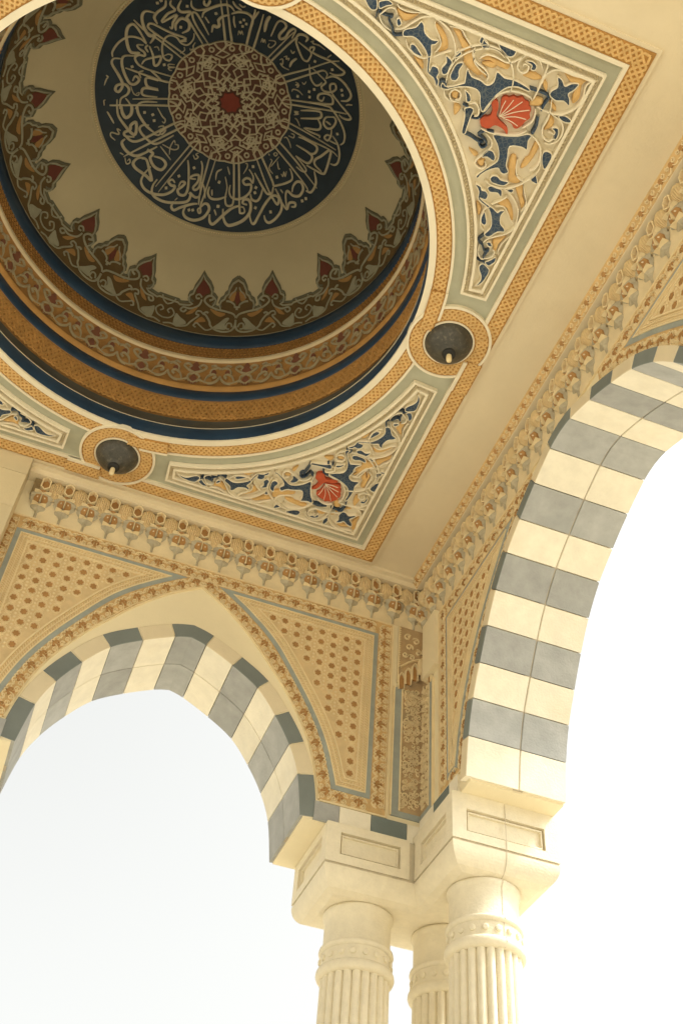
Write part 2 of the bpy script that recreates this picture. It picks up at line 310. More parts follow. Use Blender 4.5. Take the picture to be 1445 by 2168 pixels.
PANEL_CREAM = [
 (67,(5210,-7968,5327,-8282,5615,-8537,5925,-8660,6293,-8664,6596,-8499,6778,-8319,6928,-8013,6955,-7765)),
 (63,(5628,-8507,5649,-8303,5827,-8159,6087,-8081,6254,-7966,6265,-7823)),
 (63,(5848,-8274,5993,-8439,6240,-8465,6548,-8444,6721,-8548,6880,-8754)),
 (67,(7499,-8605,7260,-8815,6959,-8821,6831,-8628,6858,-8423,7012,-8339,7123,-8419,7109,-8558,6985,-8581,6968,-8502)),
 (72,(7532,-8833,7578,-8636,7592,-8350,7607,-8135,7606,-7837)),
 (67,(7623,-8289,7624,-8545,7789,-8737,8031,-8779,8298,-8776,8612,-8828,8753,-8848)),
 (67,(8801,-8830,8710,-8647,8780,-8379,8755,-8069,8551,-7798,8231,-7670,7797,-7687)),
 (63,(8052,-8014,8150,-7752,8200,-7505,8187,-7229,8287,-7035,8484,-6956,8580,-7074,8497,-7197,8366,-7184)),
 (63,(8239,-7654,8555,-7570,8722,-7365,8728,-7093,8583,-6917,8403,-6884)),
 (63,(7928,-6969,8174,-6871,8406,-6687,8526,-6413,8530,-6171,8416,-6002)),
 (67,(7685,-7028,7830,-7241,7846,-7440,7766,-7636)),
 (58,(5843,-7059,5636,-7014,5517,-7155,5579,-7310,5759,-7288,5814,-7123,5709,-7062)),
 (63,(6091,-7101,6244,-7181,6384,-7085,6443,-6918,6361,-6847)),
 (58,(5316,-7224,5432,-7046,5650,-6982)),
 (63,(6853,-6538,7062,-6425,7141,-6259,7056,-6024,6937,-5774,6967,-5623,7149,-5573,7250,-5696,7152,-5820)),
 (72,(6527,-7066,6607,-7382,6719,-7626,6937,-7802,7210,-7866,7479,-7861,7597,-7795)),
 (58,(6660,-6618,6902,-6598,7260,-6663,7655,-6813,7831,-7008)),
 (59,(7390,-5296,7630,-5255,7908,-5275,8112,-5358,8305,-5506,8442,-5676,8586,-5917,8627,-6182,8540,-6438)),
 (54,(7959,-6204,8034,-5965,8155,-5765,8303,-5688,8396,-5680)),
 (59,(7963,-5298,8234,-5198,8470,-5036,8653,-4826,8753,-4555,8776,-4371)),
 (49,(7872,-4652,7759,-4511,7760,-4271,7874,-4027,8046,-3902)),
 (44,(7881,-4727,8059,-4917,8188,-5110)),
 (59,(8164,-3554,8258,-3742,8458,-3898,8686,-4089,8796,-4330,8783,-4495)),
 (49,(8453,-5565,8615,-5330,8770,-5111,8738,-4813)),
 (44,(7975,-4717,8210,-4789,8400,-4676,8583,-4486,8727,-4424)),
 (49,(8087,-3473,8157,-3225,8324,-3065,8421,-3105,8595,-3227,8612,-3386,8503,-3468)),
 (49,(8792,-4059,8683,-3717,8688,-3468,8758,-3370)),
 (59,(5296,-7390,5255,-7630,5275,-7908,5358,-8112,5506,-8305,5676,-8442,5917,-8586,6182,-8627,6438,-8540)),
 (54,(6204,-7959,5965,-8034,5765,-8155,5688,-8303,5680,-8396)),
 (59,(5298,-7963,5198,-8234,5036,-8470,4826,-8653,4555,-8753,4371,-8776)),
 (49,(4652,-7872,4511,-7759,4271,-7760,4027,-7874,3902,-8046)),
 (44,(4727,-7881,4917,-8059,5110,-8188)),
 (59,(3554,-8164,3742,-8258,3898,-8458,4089,-8686,4330,-8796,4495,-8783)),
 (49,(5565,-8453,5330,-8615,5111,-8770,4813,-8738)),
 (44,(4717,-7975,4789,-8210,4676,-8400,4486,-8583,4424,-8727)),
 (49,(3473,-8087,3225,-8157,3065,-8324,3105,-8421,3227,-8595,3386,-8612,3468,-8503)),
 (49,(4059,-8792,3717,-8683,3468,-8688,3370,-8758)),
]
PANEL_VEIN = [
 (27,(6983,-7076,6947,-7310,6958,-7541)),
 (27,(6983,-7076,7076,-7361,7142,-7633)),
 (27,(6983,-7076,7188,-7368,7376,-7670)),
 (27,(7016,-7089,7316,-7343,7645,-7531)),
 (27,(7056,-7086,7371,-7231,7677,-7276)),
 (27,(7096,-7083,7329,-7079,7547,-7031)),
 (36,(6696,-6788,6748,-6924,6860,-6931,6809,-6794,6696,-6788)),
]
CREST_OUTLINE = (0,8440,337,8320,513,8120,542,7980,703,7900,773,7780,949,7700,1029,7540,932,7380,1189,7360,1440,7460,1308,7580,1260,7720,1434,7820,1569,7860,1584,8020,1783,8200,2087,8340,2258,8500,2370,8280,2593,8000,2651,7820,2824,7740,2857,7620,2745,7480,2571,7440,2739,7360,3260,7300,3382,7360,3624,7360)
CREST_RED_CENTRE = (-77,7940,113,7820,156,7640,27,7500,-59,7380)
CREST_RED_SIDE = (2159,8220,2374,8040,2501,7860,2439,7740,2095,7680,1879,7780,1707,7840,1816,8020)
CREST_BROWN = (1916,6860,2181,6640,2233,6520,1941,6600,1646,6680)
CREST_STROKES = [
 (67,(-8,6920,168,7100,611,7200,1148,7260,1613,7360,1919,7520,1829,7680,1562,7740,1431,7640,1652,7560)),
 (62,(2089,7540,2210,7300,2633,7120,3017,7120,3134,6980,2960,6920,2835,7040)),
 (67,(8,6840,19,6560,177,6340,505,6260,974,6300,1342,6500,1442,6700,1700,6960,1865,7000,1699,7100,1573,7060)),
 (57,(153,6480,241,6660,440,6660,476,6440,287,6400)),
 (57,(1905,7000,1988,7080,2199,7080,2247,6940,2081,6900,2434,6560,2657,6300,3159,6180)),
 (52,(1241,6360,1532,6260,1838,6400,2109,6540,2247,6400,2090,6320)),
 (57,(-18,7260,4,7380,130,7380,161,7480,399,7580,655,7600)),
 (47,(85,8080,187,7960,374,7860,520,7700)),
 (52,(2094,7620,2272,7720,2452,7660,2397,7560,2223,7580)),
]
CREST_LEAVES = [(362,6900,604,6900,923,6640,1196,6400,726,6360,483,6400,566,6620),(2728,6500,3058,6640,3327,6760,3342,6280,3156,6220,2696,6360)]
CREST_TAN = [(617,7100,1027,7160,1528,7260,1283,7080,880,6960),(2215,7260,2577,7060,2797,6840,2456,6940),(100,7940,417,7900,520,7700,228,7600)]

# ------------------------------------------------------------------ materials
MAT = {}
def mat(name, col, rough=0.75, var=0.10, scale=3.0, bump=0.0, bscale=40.0, per_object=0.0, spec=0.3, metal=0.0, stain=None):
    m = bpy.data.materials.new(name)
    m.use_nodes = True
    nt = m.node_tree
    n, l = nt.nodes, nt.links
    b = n['Principled BSDF']
    b.inputs['Roughness'].default_value = rough
    b.inputs['Metallic'].default_value = metal
    b.inputs['Specular IOR Level'].default_value = spec
    geo = n.new('ShaderNodeNewGeometry')
    tx = n.new('ShaderNodeTexNoise')
    tx.inputs['Scale'].default_value = scale
    tx.inputs['Detail'].default_value = 6
    tx.inputs['Roughness'].default_value = 0.65
    l.new(geo.outputs['Position'], tx.inputs['Vector'])
    mr = n.new('ShaderNodeMapRange')
    mr.inputs['From Min'].default_value = 0.3
    mr.inputs['From Max'].default_value = 0.7
    mr.inputs['To Min'].default_value = 1 - var
    mr.inputs['To Max'].default_value = 1 + var * 0.6
    l.new(tx.outputs['Fac'], mr.inputs['Value'])
    fac = mr.outputs['Result']
    if per_object:
        oi = n.new('ShaderNodeObjectInfo')
        m2 = n.new('ShaderNodeMapRange')
        m2.inputs['To Min'].default_value = 1 - per_object
        m2.inputs['To Max'].default_value = 1 + per_object
        l.new(oi.outputs['Random'], m2.inputs['Value'])
        mu = n.new('ShaderNodeMath')
        mu.operation = 'MULTIPLY'
        l.new(fac, mu.inputs[0])
        l.new(m2.outputs['Result'], mu.inputs[1])
        fac = mu.outputs['Value']
    vm = n.new('ShaderNodeVectorMath')
    vm.operation = 'SCALE'
    vm.inputs[0].default_value = col
    l.new(fac, vm.inputs['Scale'])
    out = vm.outputs['Vector']
    if stain:
        t2 = n.new('ShaderNodeTexNoise')
        t2.inputs['Scale'].default_value = stain[1]
        t2.inputs['Detail'].default_value = 8
        l.new(geo.outputs['Position'], t2.inputs['Vector'])
        cr2 = n.new('ShaderNodeMapRange')
        cr2.inputs['From Min'].default_value = 0.55
        cr2.inputs['From Max'].default_value = 0.75
        cr2.inputs['To Max'].default_value = stain[2]
        l.new(t2.outputs['Fac'], cr2.inputs['Value'])
        mx = n.new('ShaderNodeMix')
        mx.data_type = 'RGBA'
        l.new(cr2.outputs['Result'], mx.inputs['Factor'])
        l.new(out, mx.inputs['A'])
        mx.inputs['B'].default_value = (*stain[0], 1)
        out = mx.outputs['Result']
    l.new(out, b.inputs['Base Color'])
    if bump:
        t3 = n.new('ShaderNodeTexNoise')
        t3.inputs['Scale'].default_value = bscale
        t3.inputs['Detail'].default_value = 5
        l.new(geo.outputs['Position'], t3.inputs['Vector'])
        bp = n.new('ShaderNodeBump')
        bp.inputs['Strength'].default_value = bump
        bp.inputs['Distance'].default_value = 0.01
        l.new(t3.outputs['Fac'], bp.inputs['Height'])
        l.new(bp.outputs['Normal'], b.inputs['Normal'])
    MAT[name] = m
    return m

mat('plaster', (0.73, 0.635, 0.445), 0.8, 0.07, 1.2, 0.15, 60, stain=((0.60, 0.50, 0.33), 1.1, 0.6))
mat('wall_plaster_lit', (0.80, 0.71, 0.49), 0.8, 0.07, 1.2, 0.15, 60, stain=((0.70, 0.60, 0.40), 1.6, 0.35))  # ceiling plaster lightened: stronger light on upright walls put into the colour
mat('fillet', (0.78, 0.71, 0.54), 0.7, 0.06, 6, 0.1, 80)
mat('sage', (0.44, 0.44, 0.33), 0.75, 0.10, 5, 0.12, 90)
mat('gold', (0.66, 0.43, 0.17), 0.6, 0.16, 14, 0.1, 120, spec=0.4)
mat('gold_ground', (0.44, 0.235, 0.065), 0.7, 0.15, 12)
mat('navy', (0.030, 0.058, 0.105), 0.45, 0.30, 8, 0.05, 60)
mat('medallion_navy', (0.015, 0.030, 0.044), 0.5, 0.30, 5, 0.05, 60)
mat('navy_band', (0.020, 0.045, 0.082), 0.42, 0.35, 2.2, 0.08, 50, stain=((0.05, 0.07, 0.08), 1.5, 0.5))
mat('cove', (0.075, 0.07, 0.055), 0.5, 0.35, 2.0, 0.1, 40, stain=((0.02, 0.04, 0.06), 1.7, 0.9))
mat('red', (0.47, 0.085, 0.035), 0.6, 0.15, 14)
mat('star_red', (0.22, 0.045, 0.026), 0.7, 0.12, 12)
mat('dark_red', (0.135, 0.040, 0.024), 0.7, 0.15, 12)
mat('rosette_ground', (0.105, 0.05, 0.032), 0.7, 0.12, 8)
mat('letter', (0.53, 0.48, 0.33), 0.7, 0.10, 10)
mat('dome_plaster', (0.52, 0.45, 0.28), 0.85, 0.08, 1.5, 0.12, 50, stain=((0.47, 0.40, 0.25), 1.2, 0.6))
mat('crest_ground', (0.11, 0.07, 0.025), 0.75, 0.2, 8)
mat('crest_grey', (0.30, 0.29, 0.20), 0.75, 0.15, 9)
mat('crest_edge', (0.13, 0.125, 0.08), 0.75, 0.15, 9)
mat('crest_tan', (0.34, 0.19, 0.065), 0.75, 0.15, 9)
mat('drum_bud', (0.19, 0.075, 0.04), 0.75, 0.2, 12)
mat('drum_scroll', (0.34, 0.28, 0.16), 0.75, 0.15, 9)
mat('drum_brown', (0.33, 0.17, 0.05), 0.7, 0.25, 9)
mat('drum_gold', (0.44, 0.235, 0.068), 0.65, 0.2, 9)
mat('drum_line', (0.66, 0.54, 0.33), 0.5, 0.06, 9)
mat('carved_ground', (0.60, 0.41, 0.19), 0.8, 0.22, 10, 0.2, 90)
mat('carved_relief', (0.78, 0.65, 0.40), 0.75, 0.10, 9)
mat('carved_blob', (0.40, 0.22, 0.078), 0.75, 0.2, 12)
mat('panel_ground', (0.68, 0.52, 0.29), 0.8, 0.14, 8, 0.15, 90)
mat('blue_grey', (0.33, 0.36, 0.33), 0.75, 0.14, 9, 0.12, 80)
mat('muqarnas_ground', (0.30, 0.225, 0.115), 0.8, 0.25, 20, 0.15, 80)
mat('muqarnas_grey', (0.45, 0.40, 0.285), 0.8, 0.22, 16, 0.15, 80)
mat('corner_ground', (0.47, 0.335, 0.18), 0.8, 0.25, 6, 0.2, 70, stain=((0.25, 0.24, 0.18), 2.2, 0.7))
mat('cream_stone', (0.81, 0.755, 0.61), 0.82, 0.09, 7.0, 0.3, 60, per_object=0.04, stain=((0.72, 0.63, 0.46), 2.5, 0.5))
mat('pier_stone', (0.66, 0.56, 0.36), 0.8, 0.07, 2.2, 0.2, 70, per_object=0.03)
mat('grey_stone', (0.385, 0.39, 0.375), 0.78, 0.16, 7.0, 0.3, 60, per_object=0.10, stain=((0.30, 0.315, 0.305), 2.0, 0.7))
mat('slate_stone', (0.165, 0.20, 0.195), 0.75, 0.12, 2.6, 0.2, 70, per_object=0.08)
mat('facing_slate', (0.185, 0.21, 0.20), 0.7, 0.12, 3.0, 0.2, 70, per_object=0.08)
mat('facing_cream', (0.70, 0.605, 0.42), 0.8, 0.08, 3.0, 0.2, 70, per_object=0.03)
mat('open_joint', (0.58, 0.50, 0.36), 0.9, 0.25, 14)
mat('niche', (0.72, 0.60, 0.38), 0.8, 0.12, 6, 0.2, 80)
mat('shell', (0.70, 0.55, 0.31), 0.8, 0.16, 18, 0.2, 90)
mat('mortar', (0.46, 0.40, 0.30), 0.9, 0.2, 9)
mat('column_stone', (0.78, 0.71, 0.54), 0.85, 0.07, 14.0, 0.4, 60, stain=((0.68, 0.59, 0.42), 2.6, 0.4))
mat('lamp_metal', (0.055, 0.052, 0.040), 0.45, 0.35, 30, 0.25, 130, spec=0.5, stain=((0.16, 0.14, 0.10), 34, 0.7))
mat('socket', (0.02, 0.02, 0.018), 0.5)
mat('bulb_glass', (0.80, 0.66, 0.38), 0.15, 0.05, 9, spec=0.6)
mat('sand', (0.53, 0.47, 0.36), 0.95, 0.14, 0.15, 0.2, 8)
mat('paving', (0.36, 0.315, 0.24), 0.8, 0.10, 0.6, 0.1, 20)

m_ = MAT['navy']                                        # fine pale scale marks on the blue leaves
nt_ = m_.node_tree
vo = nt_.nodes.new('ShaderNodeTexVoronoi')
vo.feature = 'DISTANCE_TO_EDGE'
vo.inputs['Scale'].default_value = 38
ge = nt_.nodes.new('ShaderNodeNewGeometry')
nt_.links.new(ge.outputs['Position'], vo.inputs['Vector'])
vr = nt_.nodes.new('ShaderNodeMapRange')
vr.inputs['From Min'].default_value = 0.02
vr.inputs['From Max'].default_value = 0.12
vr.inputs['To Min'].default_value = 0.45
vr.inputs['To Max'].default_value = 0.0
nt_.links.new(vo.outputs['Distance'], vr.inputs['Value'])
vx = nt_.nodes.new('ShaderNodeMix')
vx.data_type = 'RGBA'
bs_ = nt_.nodes['Principled BSDF']
src = bs_.inputs['Base Color'].links[0].from_socket
nt_.links.new(vr.outputs['Result'], vx.inputs['Factor'])
nt_.links.new(src, vx.inputs['A'])
vx.inputs['B'].default_value = (0.17, 0.19, 0.17, 1)
nt_.links.new(vx.outputs['Result'], bs_.inputs['Base Color'])

# ------------------------------------------------------------------ mesh helpers (all lengths in plan units until build)
class MB:
    def __init__(self):
        self.v, self.f, self.m = [], [], []
        self.cur = 0
    def add(self, vs_, fs_):
        k = len(self.v)
        self.v.extend(vs_)
        for f in fs_:
            self.f.append(tuple(i + k for i in f))
            self.m.append(self.cur)
    def box(self, a, b):
        x0, y0, z0 = a
        x1, y1, z1 = b
        self.add([(x0, y0, z0), (x1, y0, z0), (x1, y1, z0), (x0, y1, z0), (x0, y0, z1), (x1, y0, z1), (x1, y1, z1), (x0, y1, z1)],
                 [(0, 3, 2, 1), (4, 5, 6, 7), (0, 1, 5, 4), (1, 2, 6, 5), (2, 3, 7, 6), (3, 0, 4, 7)])
    def plate(self, pts, h0, h1, fr):
        n = len(pts)
        vs_ = [fr(u, v, h0) for u, v in pts] + [fr(u, v, h1) for u, v in pts]
        self.add(vs_, [tuple(range(n, 2 * n))] + [(i, (i + 1) % n, n + (i + 1) % n, n + i) for i in range(n)])
    def dome_plate(self, pts, h0, h1, fr, ins=0.3):
        # plate with a soft shoulder: rim at 60 % height, crown drawn in towards the middle
        n = len(pts)
        cx = sum(q[0] for q in pts) / n
        cy = sum(q[1] for q in pts) / n
        vs_ = [fr(u, v, h0) for u, v in pts] + [fr(u, v, h0 + (h1 - h0) * .65) for u, v in pts]
        vs_ += [fr(cx + (u - cx) * (1 - ins), cy + (v - cy) * (1 - ins), h1) for u, v in pts]
        fs_ = [tuple(range(2 * n, 3 * n))]
        for i in range(n):
            j = (i + 1) % n
            fs_ += [(i, j, n + j, n + i), (n + i, n + j, 2 * n + j, 2 * n + i)]
        self.add(vs_, fs_)
    def strip(self, A, B, h0, h1, fr, closed=False):
        # flat band between two polylines, thickness h0..h1
        n = len(A)
        vs_ = []
        for (a, b) in zip(A, B):
            vs_ += [fr(a[0], a[1], h0), fr(a[0], a[1], h1), fr(b[0], b[1], h1), fr(b[0], b[1], h0)]
        fs_ = []
        for i in range(n if closed else n - 1):
            k, q = 4 * i, 4 * ((i + 1) % n)
            fs_ += [(k, q, q + 1, k + 1), (k + 1, q + 1, q + 2, k + 2), (k + 2, q + 2, q + 3, k + 3)]
        if not closed:
            fs_ += [(0, 1, 2, 3), (4 * n - 4, 4 * n - 1, 4 * n - 2, 4 * n - 3)]
        self.add(vs_, fs_)
    def ribbon(self, pts, w, h0, h1, fr, closed=False, taper=False, hs=None):
        n = len(pts)
        if n < 2:
            return
        A, B, vs_ = [], [], []
        for i in range(n):
            p0 = pts[(i - 1) % n] if (closed or i > 0) else pts[0]
            p1 = pts[(i + 1) % n] if (closed or i < n - 1) else pts[-1]
            dx, dy = p1[0] - p0[0], p1[1] - p0[1]
            d = math.hypot(dx, dy) or 1e-9
            nx, ny = -dy / d, dx / d
            ww = w / 2
            if taper:
                t = i / (n - 1)
                ww *= 0.45 + 0.55 * min(1, 4 * t, 4 * (1 - t)) ** .7
            x, y = pts[i]
            dh = hs[i] if hs else 0
            for s_, h_ in ((-1, h0), (-.55, h1 + dh), (.55, h1 + dh), (1, h0)):
                vs_.append(fr(x + nx * ww * s_, y + ny * ww * s_, h_))
        fs_ = []
        for i in range(n if closed else n - 1):
            k, q = 4 * i, 4 * ((i + 1) % n)
            fs_ += [(k, q, q + 1, k + 1), (k + 1, q + 1, q + 2, k + 2), (k + 2, q + 2, q + 3, k + 3)]
        self.add(vs_, fs_)
    def revolve(self, prof, n=96, c=(0, 0), rf=None, cap0=False, cap1=False):
        m = len(prof)
        vs_ = []
        for r, z in prof:
            for i in range(n):
                t = 2 * math.pi * i / n
                rr = rf(r, z, t) if rf else r
                vs_.append((c[0] + rr * math.cos(t), c[1] + rr * math.sin(t), z))
        fs_ = []
        for j in range(m - 1):
            for i in range(n):
                k = (i + 1) % n
                fs_.append((j * n + i, j * n + k, (j + 1) * n + k, (j + 1) * n + i))
        if cap0:
            fs_.append(tuple(range(n)))
        if cap1:
            fs_.append(tuple((m - 1) * n + i for i in range(n)))
        self.add(vs_, fs_)
    def mesh(self, name, mats, org=(0, 0, 0), smooth=False):
        me = bpy.data.meshes.new(name)
        me.from_pydata([((x - org[0]) * S, (y - org[1]) * S, (z - org[2]) * S) for x, y, z in self.v], [], self.f)
        if not isinstance(mats, (list, tuple)):
            mats = [mats]
        for q in mats:
            me.materials.append(MAT[q])
        if len(mats) > 1:
            me.polygons.foreach_set('material_index', self.m)
        if smooth:
            me.polygons.foreach_set('use_smooth', [True] * len(me.polygons))
        me.update()
        return me

ORG = {}
def root(name, org, label=None, cat=None, group=None, mb=None, mats=None, kind=None, smooth=False):
    me = mb.mesh(name, mats, org, smooth) if mb else None
    o = bpy.data.objects.new(name, me)
    COL.objects.link(o)
    o.location = (org[0] * S, org[1] * S, ZC + org[2] * S)
    ORG[o.name] = org
    if label: o['label'] = label
    if cat: o['category'] = cat
    if group: o['group'] = group
    if kind or cat: o['kind'] = kind or 'thing'
    return o
def part(name, mb, mats, parent, kind=None, smooth=False, label=None):
    org = ORG[parent.name]
    o = bpy.data.objects.new(name, mb.mesh(name, mats, org, smooth))
    COL.objects.link(o)
    o.parent = parent
    ORG[o.name] = org
    if kind: o['kind'] = kind
    if label: o['label'] = label
    return o
def inst(name, me, parent, M, org=None, kind=None):
    # M: 3x4 placement in plan units (world axes, ceiling level = 0); org: origin of the parent frame (None = thing origin)
    o = bpy.data.objects.new(name, me)
    COL.objects.link(o)
    o.parent = parent
    g = ORG[parent.name] if org is None else org
    R, t = M
    o.matrix_local = Matrix(((R[0][0], R[1][0], R[2][0], (t[0] - g[0]) * S), (R[0][1], R[1][1], R[2][1], (t[1] - g[1]) * S),
                             (R[0][2], R[1][2], R[2][2], (t[2] - g[2]) * S), (0, 0, 0, 1)))
    ORG[o.name] = g
    if kind: o['kind'] = kind
    return o
IDENT = ((1, 0, 0), (0, 1, 0), (0, 0, 1))
def ident(o): return (IDENT, ORG[o.name])

def spline(pts, per=6, closed=False):
    n = len(pts)
    out = []
    rng = range(n if closed else n - 1)
    for i in rng:
        if closed:
            p0, p1, p2, p3 = pts[i - 1], pts[i], pts[(i + 1) % n], pts[(i + 2) % n]
        else:
            p0, p1, p2, p3 = pts[max(i - 1, 0)], pts[i], pts[i + 1], pts[min(i + 2, n - 1)]
        for k in range(per):
            t = k / per
            t2, t3 = t * t, t * t * t
            out.append(tuple(0.5 * (2 * p1[c] + (p2[c] - p0[c]) * t + (2 * p0[c] - 5 * p1[c] + 4 * p2[c] - p3[c]) * t2 + (3 * p1[c] - p0[c] - 3 * p2[c] + p3[c]) * t3) for c in (0, 1)))
    if not closed:
        out.append(tuple(pts[-1]))
    return out
def resample(pts, n):
    L = [0]
    for a, b in zip(pts, pts[1:]):
        L.append(L[-1] + math.hypot(b[0] - a[0], b[1] - a[1]))
    out, j = [], 0
    for i in range(n):
        s = L[-1] * i / (n - 1)
        while j < len(L) - 2 and L[j + 1] < s:
            j += 1
        t = (s - L[j]) / max(1e-9, L[j + 1] - L[j])
        out.append((pts[j][0] + (pts[j + 1][0] - pts[j][0]) * t, pts[j][1] + (pts[j + 1][1] - pts[j][1]) * t))
    return out
def plen(pts): return sum(math.hypot(b[0] - a[0], b[1] - a[1]) for a, b in zip(pts, pts[1:]))
def offset(pts, d):
    out = []
    n = len(pts)
    for i in range(n):
        a, b = pts[max(0, i - 1)], pts[min(n - 1, i + 1)]
        dx, dy = b[0] - a[0], b[1] - a[1]
        L = math.hypot(dx, dy)
        out.append((pts[i][0] - dy / L * d, pts[i][1] + dx / L * d))
    return out
def inset(pts, d):
    n = len(pts)
    ar = sum(pts[i][0] * pts[(i + 1) % n][1] - pts[(i + 1) % n][0] * pts[i][1] for i in range(n))
    sg = 1 if ar > 0 else -1
    out = []
    for i in range(n):
        a, b, c = pts[i - 1], pts[i], pts[(i + 1) % n]
        l1 = math.hypot(b[0] - a[0], b[1] - a[1])
        l2 = math.hypot(c[0] - b[0], c[1] - b[1])
        n1 = (-(b[1] - a[1]) / l1 * sg, (b[0] - a[0]) / l1 * sg)
        n2 = (-(c[1] - b[1]) / l2 * sg, (c[0] - b[0]) / l2 * sg)
        k = 1 + n1[0] * n2[0] + n1[1] * n2[1]
        k = max(k, 0.12)
        out.append((b[0] + d * (n1[0] + n2[0]) / k, b[1] + d * (n1[1] + n2[1]) / k))
    return out
def inside(p, poly):
    x, y = p
    c = False
    for i in range(len(poly)):
        (x1, y1), (x2, y2) = poly[i - 1], poly[i]
        if (y1 > y) != (y2 > y) and x < (x2 - x1) * (y - y1) / (y2 - y1) + x1:
            c = not c
    return c
def circle(cx, cy, r, n=24, a0=0.0, a1=2 * math.pi):
    full = abs(a1 - a0 - 2 * math.pi) < 1e-6
    return [(cx + r * math.cos(a0 + (a1 - a0) * i / (n if full else n - 1)), cy + r * math.sin(a0 + (a1 - a0) * i / (n if full else n - 1))) for i in range(n)]
def spiral(cx, cy, r0, r1, a0, turns, n=18):
    return [(cx + (r0 + (r1 - r0) * i / (n - 1)) * math.cos(a0 + 2 * math.pi * turns * i / (n - 1)), cy + (r0 + (r1 - r0) * i / (n - 1)) * math.sin(a0 + 2 * math.pi * turns * i / (n - 1))) for i in range(n)]
def unflat(t): return [(t[i] / 1e4, t[i + 1] / 1e4) for i in range(0, len(t), 2)]
def mirror(pts, c=0.0): return [(2 * c - a, b) for a, b in pts]

XW, YW = 1.245, 1.085                                   # inner wall planes
def F_ceil(u, v, h): return (u, v, -h)
def F_north(u, v, h): return (u, YW - h, v)
def F_east(u, v, h): return (XW - h, u, v)
def F_loc(u, v, h): return (u, -h, v)                   # local frame of copied ornaments
AX = {'north': ((1, 0, 0), (0, 0, 1), (0, -1, 0)), 'east': ((0, 1, 0), (0, 0, 1), (-1, 0, 0)), 'ceil': ((1, 0, 0), (0, 1, 0), (0, 0, -1))}
def place(ax, fr, u, v, h=0.0, ang=0.0):
    eu, ev, eh = AX[ax]
    c, s = math.cos(ang), math.sin(ang)
    X = Vector([c * a + s * b for a, b in zip(eu, ev)])
    Z = Vector([-s * a + c * b for a, b in zip(eu, ev)])
    Y = -Vector(eh)
    if X.cross(Y).dot(Z) < 0:
        X = -X
    return ((tuple(X), tuple(Y), tuple(Z)), fr(u, v, h))

def braid(mb, centre, width, fr, h, strands=4, period=None, closed=True, sw=None, hh=0.003):
    # interlaced strapwork along a polyline
    L = plen(centre + ([centre[0]] if closed else []))
    period = period or width * 1.5
    k = max(2, round(L / period))
    per = 14
    N = k * per
    C = resample(centre + ([centre[0]] if closed else []), N + 1)
    T = offset(C, 1.0)
    if closed:
        a, b = C[-2], C[1]
        d = math.hypot(b[0] - a[0], b[1] - a[1])
        T[0] = T[-1] = (C[0][0] - (b[1] - a[1]) / d, C[0][1] + (b[0] - a[0]) / d)
    sw = sw or width * 0.12
    amp = width / 2 - sw * 0.6
    for s in range(strands):
        pts, hs = [], []
        for i in range(N + 1):
            ph = 2 * math.pi * (i / per) + 2 * math.pi * s / strands
            q = math.asin(math.sin(ph) * 0.96) / math.asin(0.96)
            o = amp * q
            pts.append((C[i][0] + (T[i][0] - C[i][0]) * o, C[i][1] + (T[i][1] - C[i][1]) * o))
            hs.append(0.35 * hh * math.sin(ph * 2 + s * math.pi))
        mb.ribbon(pts, sw, h, h + hh, fr, hs=hs)
def rope(mb, path, w, step, fr, h, hh=0.002, closed=True):
    L = plen(path + ([path[0]] if closed else []))
    n = max(2, int(L / step))
    P = resample(path + ([path[0]] if closed else []), n + 1)
    for i in range(n):
        a, b = P[i], P[i + 1]
        dx, dy = b[0] - a[0], b[1] - a[1]
        d = math.hypot(dx, dy) or 1e-9
        dx, dy = dx / d, dy / d
        cx, cy = (a[0] + b[0]) / 2, (a[1] + b[1]) / 2
        def q(s, t): return (cx + dx * s - dy * t, cy + dy * s + dx * t)
        e = step * .5
        pts = [q(-e * 1.1, -w / 2), q(-e * .1, -w / 2), q(e * 1.1, w / 2), q(e * .1, w / 2)]
        vs_ = [fr(u, v, h) for u, v in pts] + [fr(cx, cy, h + hh)]
        mb.add(vs_, [(0, 1, 4), (1, 2, 4), (2, 3, 4), (3, 0, 4)])

# ================================================================== ground
g = MB()
g.box((-90, -90, -3.76), (90, 90, -3.564 - 0.002))
ground = root('ground', (0, 0, -3.564), kind='structure', mb=g, mats='sand')
g = MB()
g.box((-3.2, -3.6, -3.60), (3.2, 3.2, -3.552))
floor = root('pavement', (0, 0, -3.552), kind='structure', mb=g, mats='paving')

# ================================================================== ceiling
RO = 0.736
XC0, XC1, YC0, YC1 = -1.75, 1.56, -2.45, 1.39
g = MB()
n = 144
ring = circle(0, 0, RO, n)
def edge_pt(x, y):
    k = 1e9
    if x > 1e-9: k = min(k, XC1 / x)
    if x < -1e-9: k = min(k, XC0 / x)
    if y > 1e-9: k = min(k, YC1 / y)
    if y < -1e-9: k = min(k, YC0 / y)
    return (x * k, y * k)
angs = sorted([2 * math.pi * i / n for i in range(n)] + [math.atan2(y, x) % (2 * math.pi) for x in (XC0, XC1) for y in (YC0, YC1)])
rin = [(RO * math.cos(a), RO * math.sin(a)) for a in angs]
rout = [edge_pt(math.cos(a), math.sin(a)) for a in angs]
m_ = len(angs)
g.add([(x, y, 0) for x, y in rin] + [(x, y, 0) for x, y in rout] + [(x, y, .06) for x, y in rin] + [(x, y, .06) for x, y in rout],
      [(i, (i + 1) % m_, m_ + (i + 1) % m_, m_ + i) for i in range(m_)] + [(2 * m_ + i, 2 * m_ + (i + 1) % m_, 3 * m_ + (i + 1) % m_, 3 * m_ + i) for i in range(m_)])
ceiling = root('ceiling', (0, 0, 0), kind='structure', mb=g, mats='plaster')

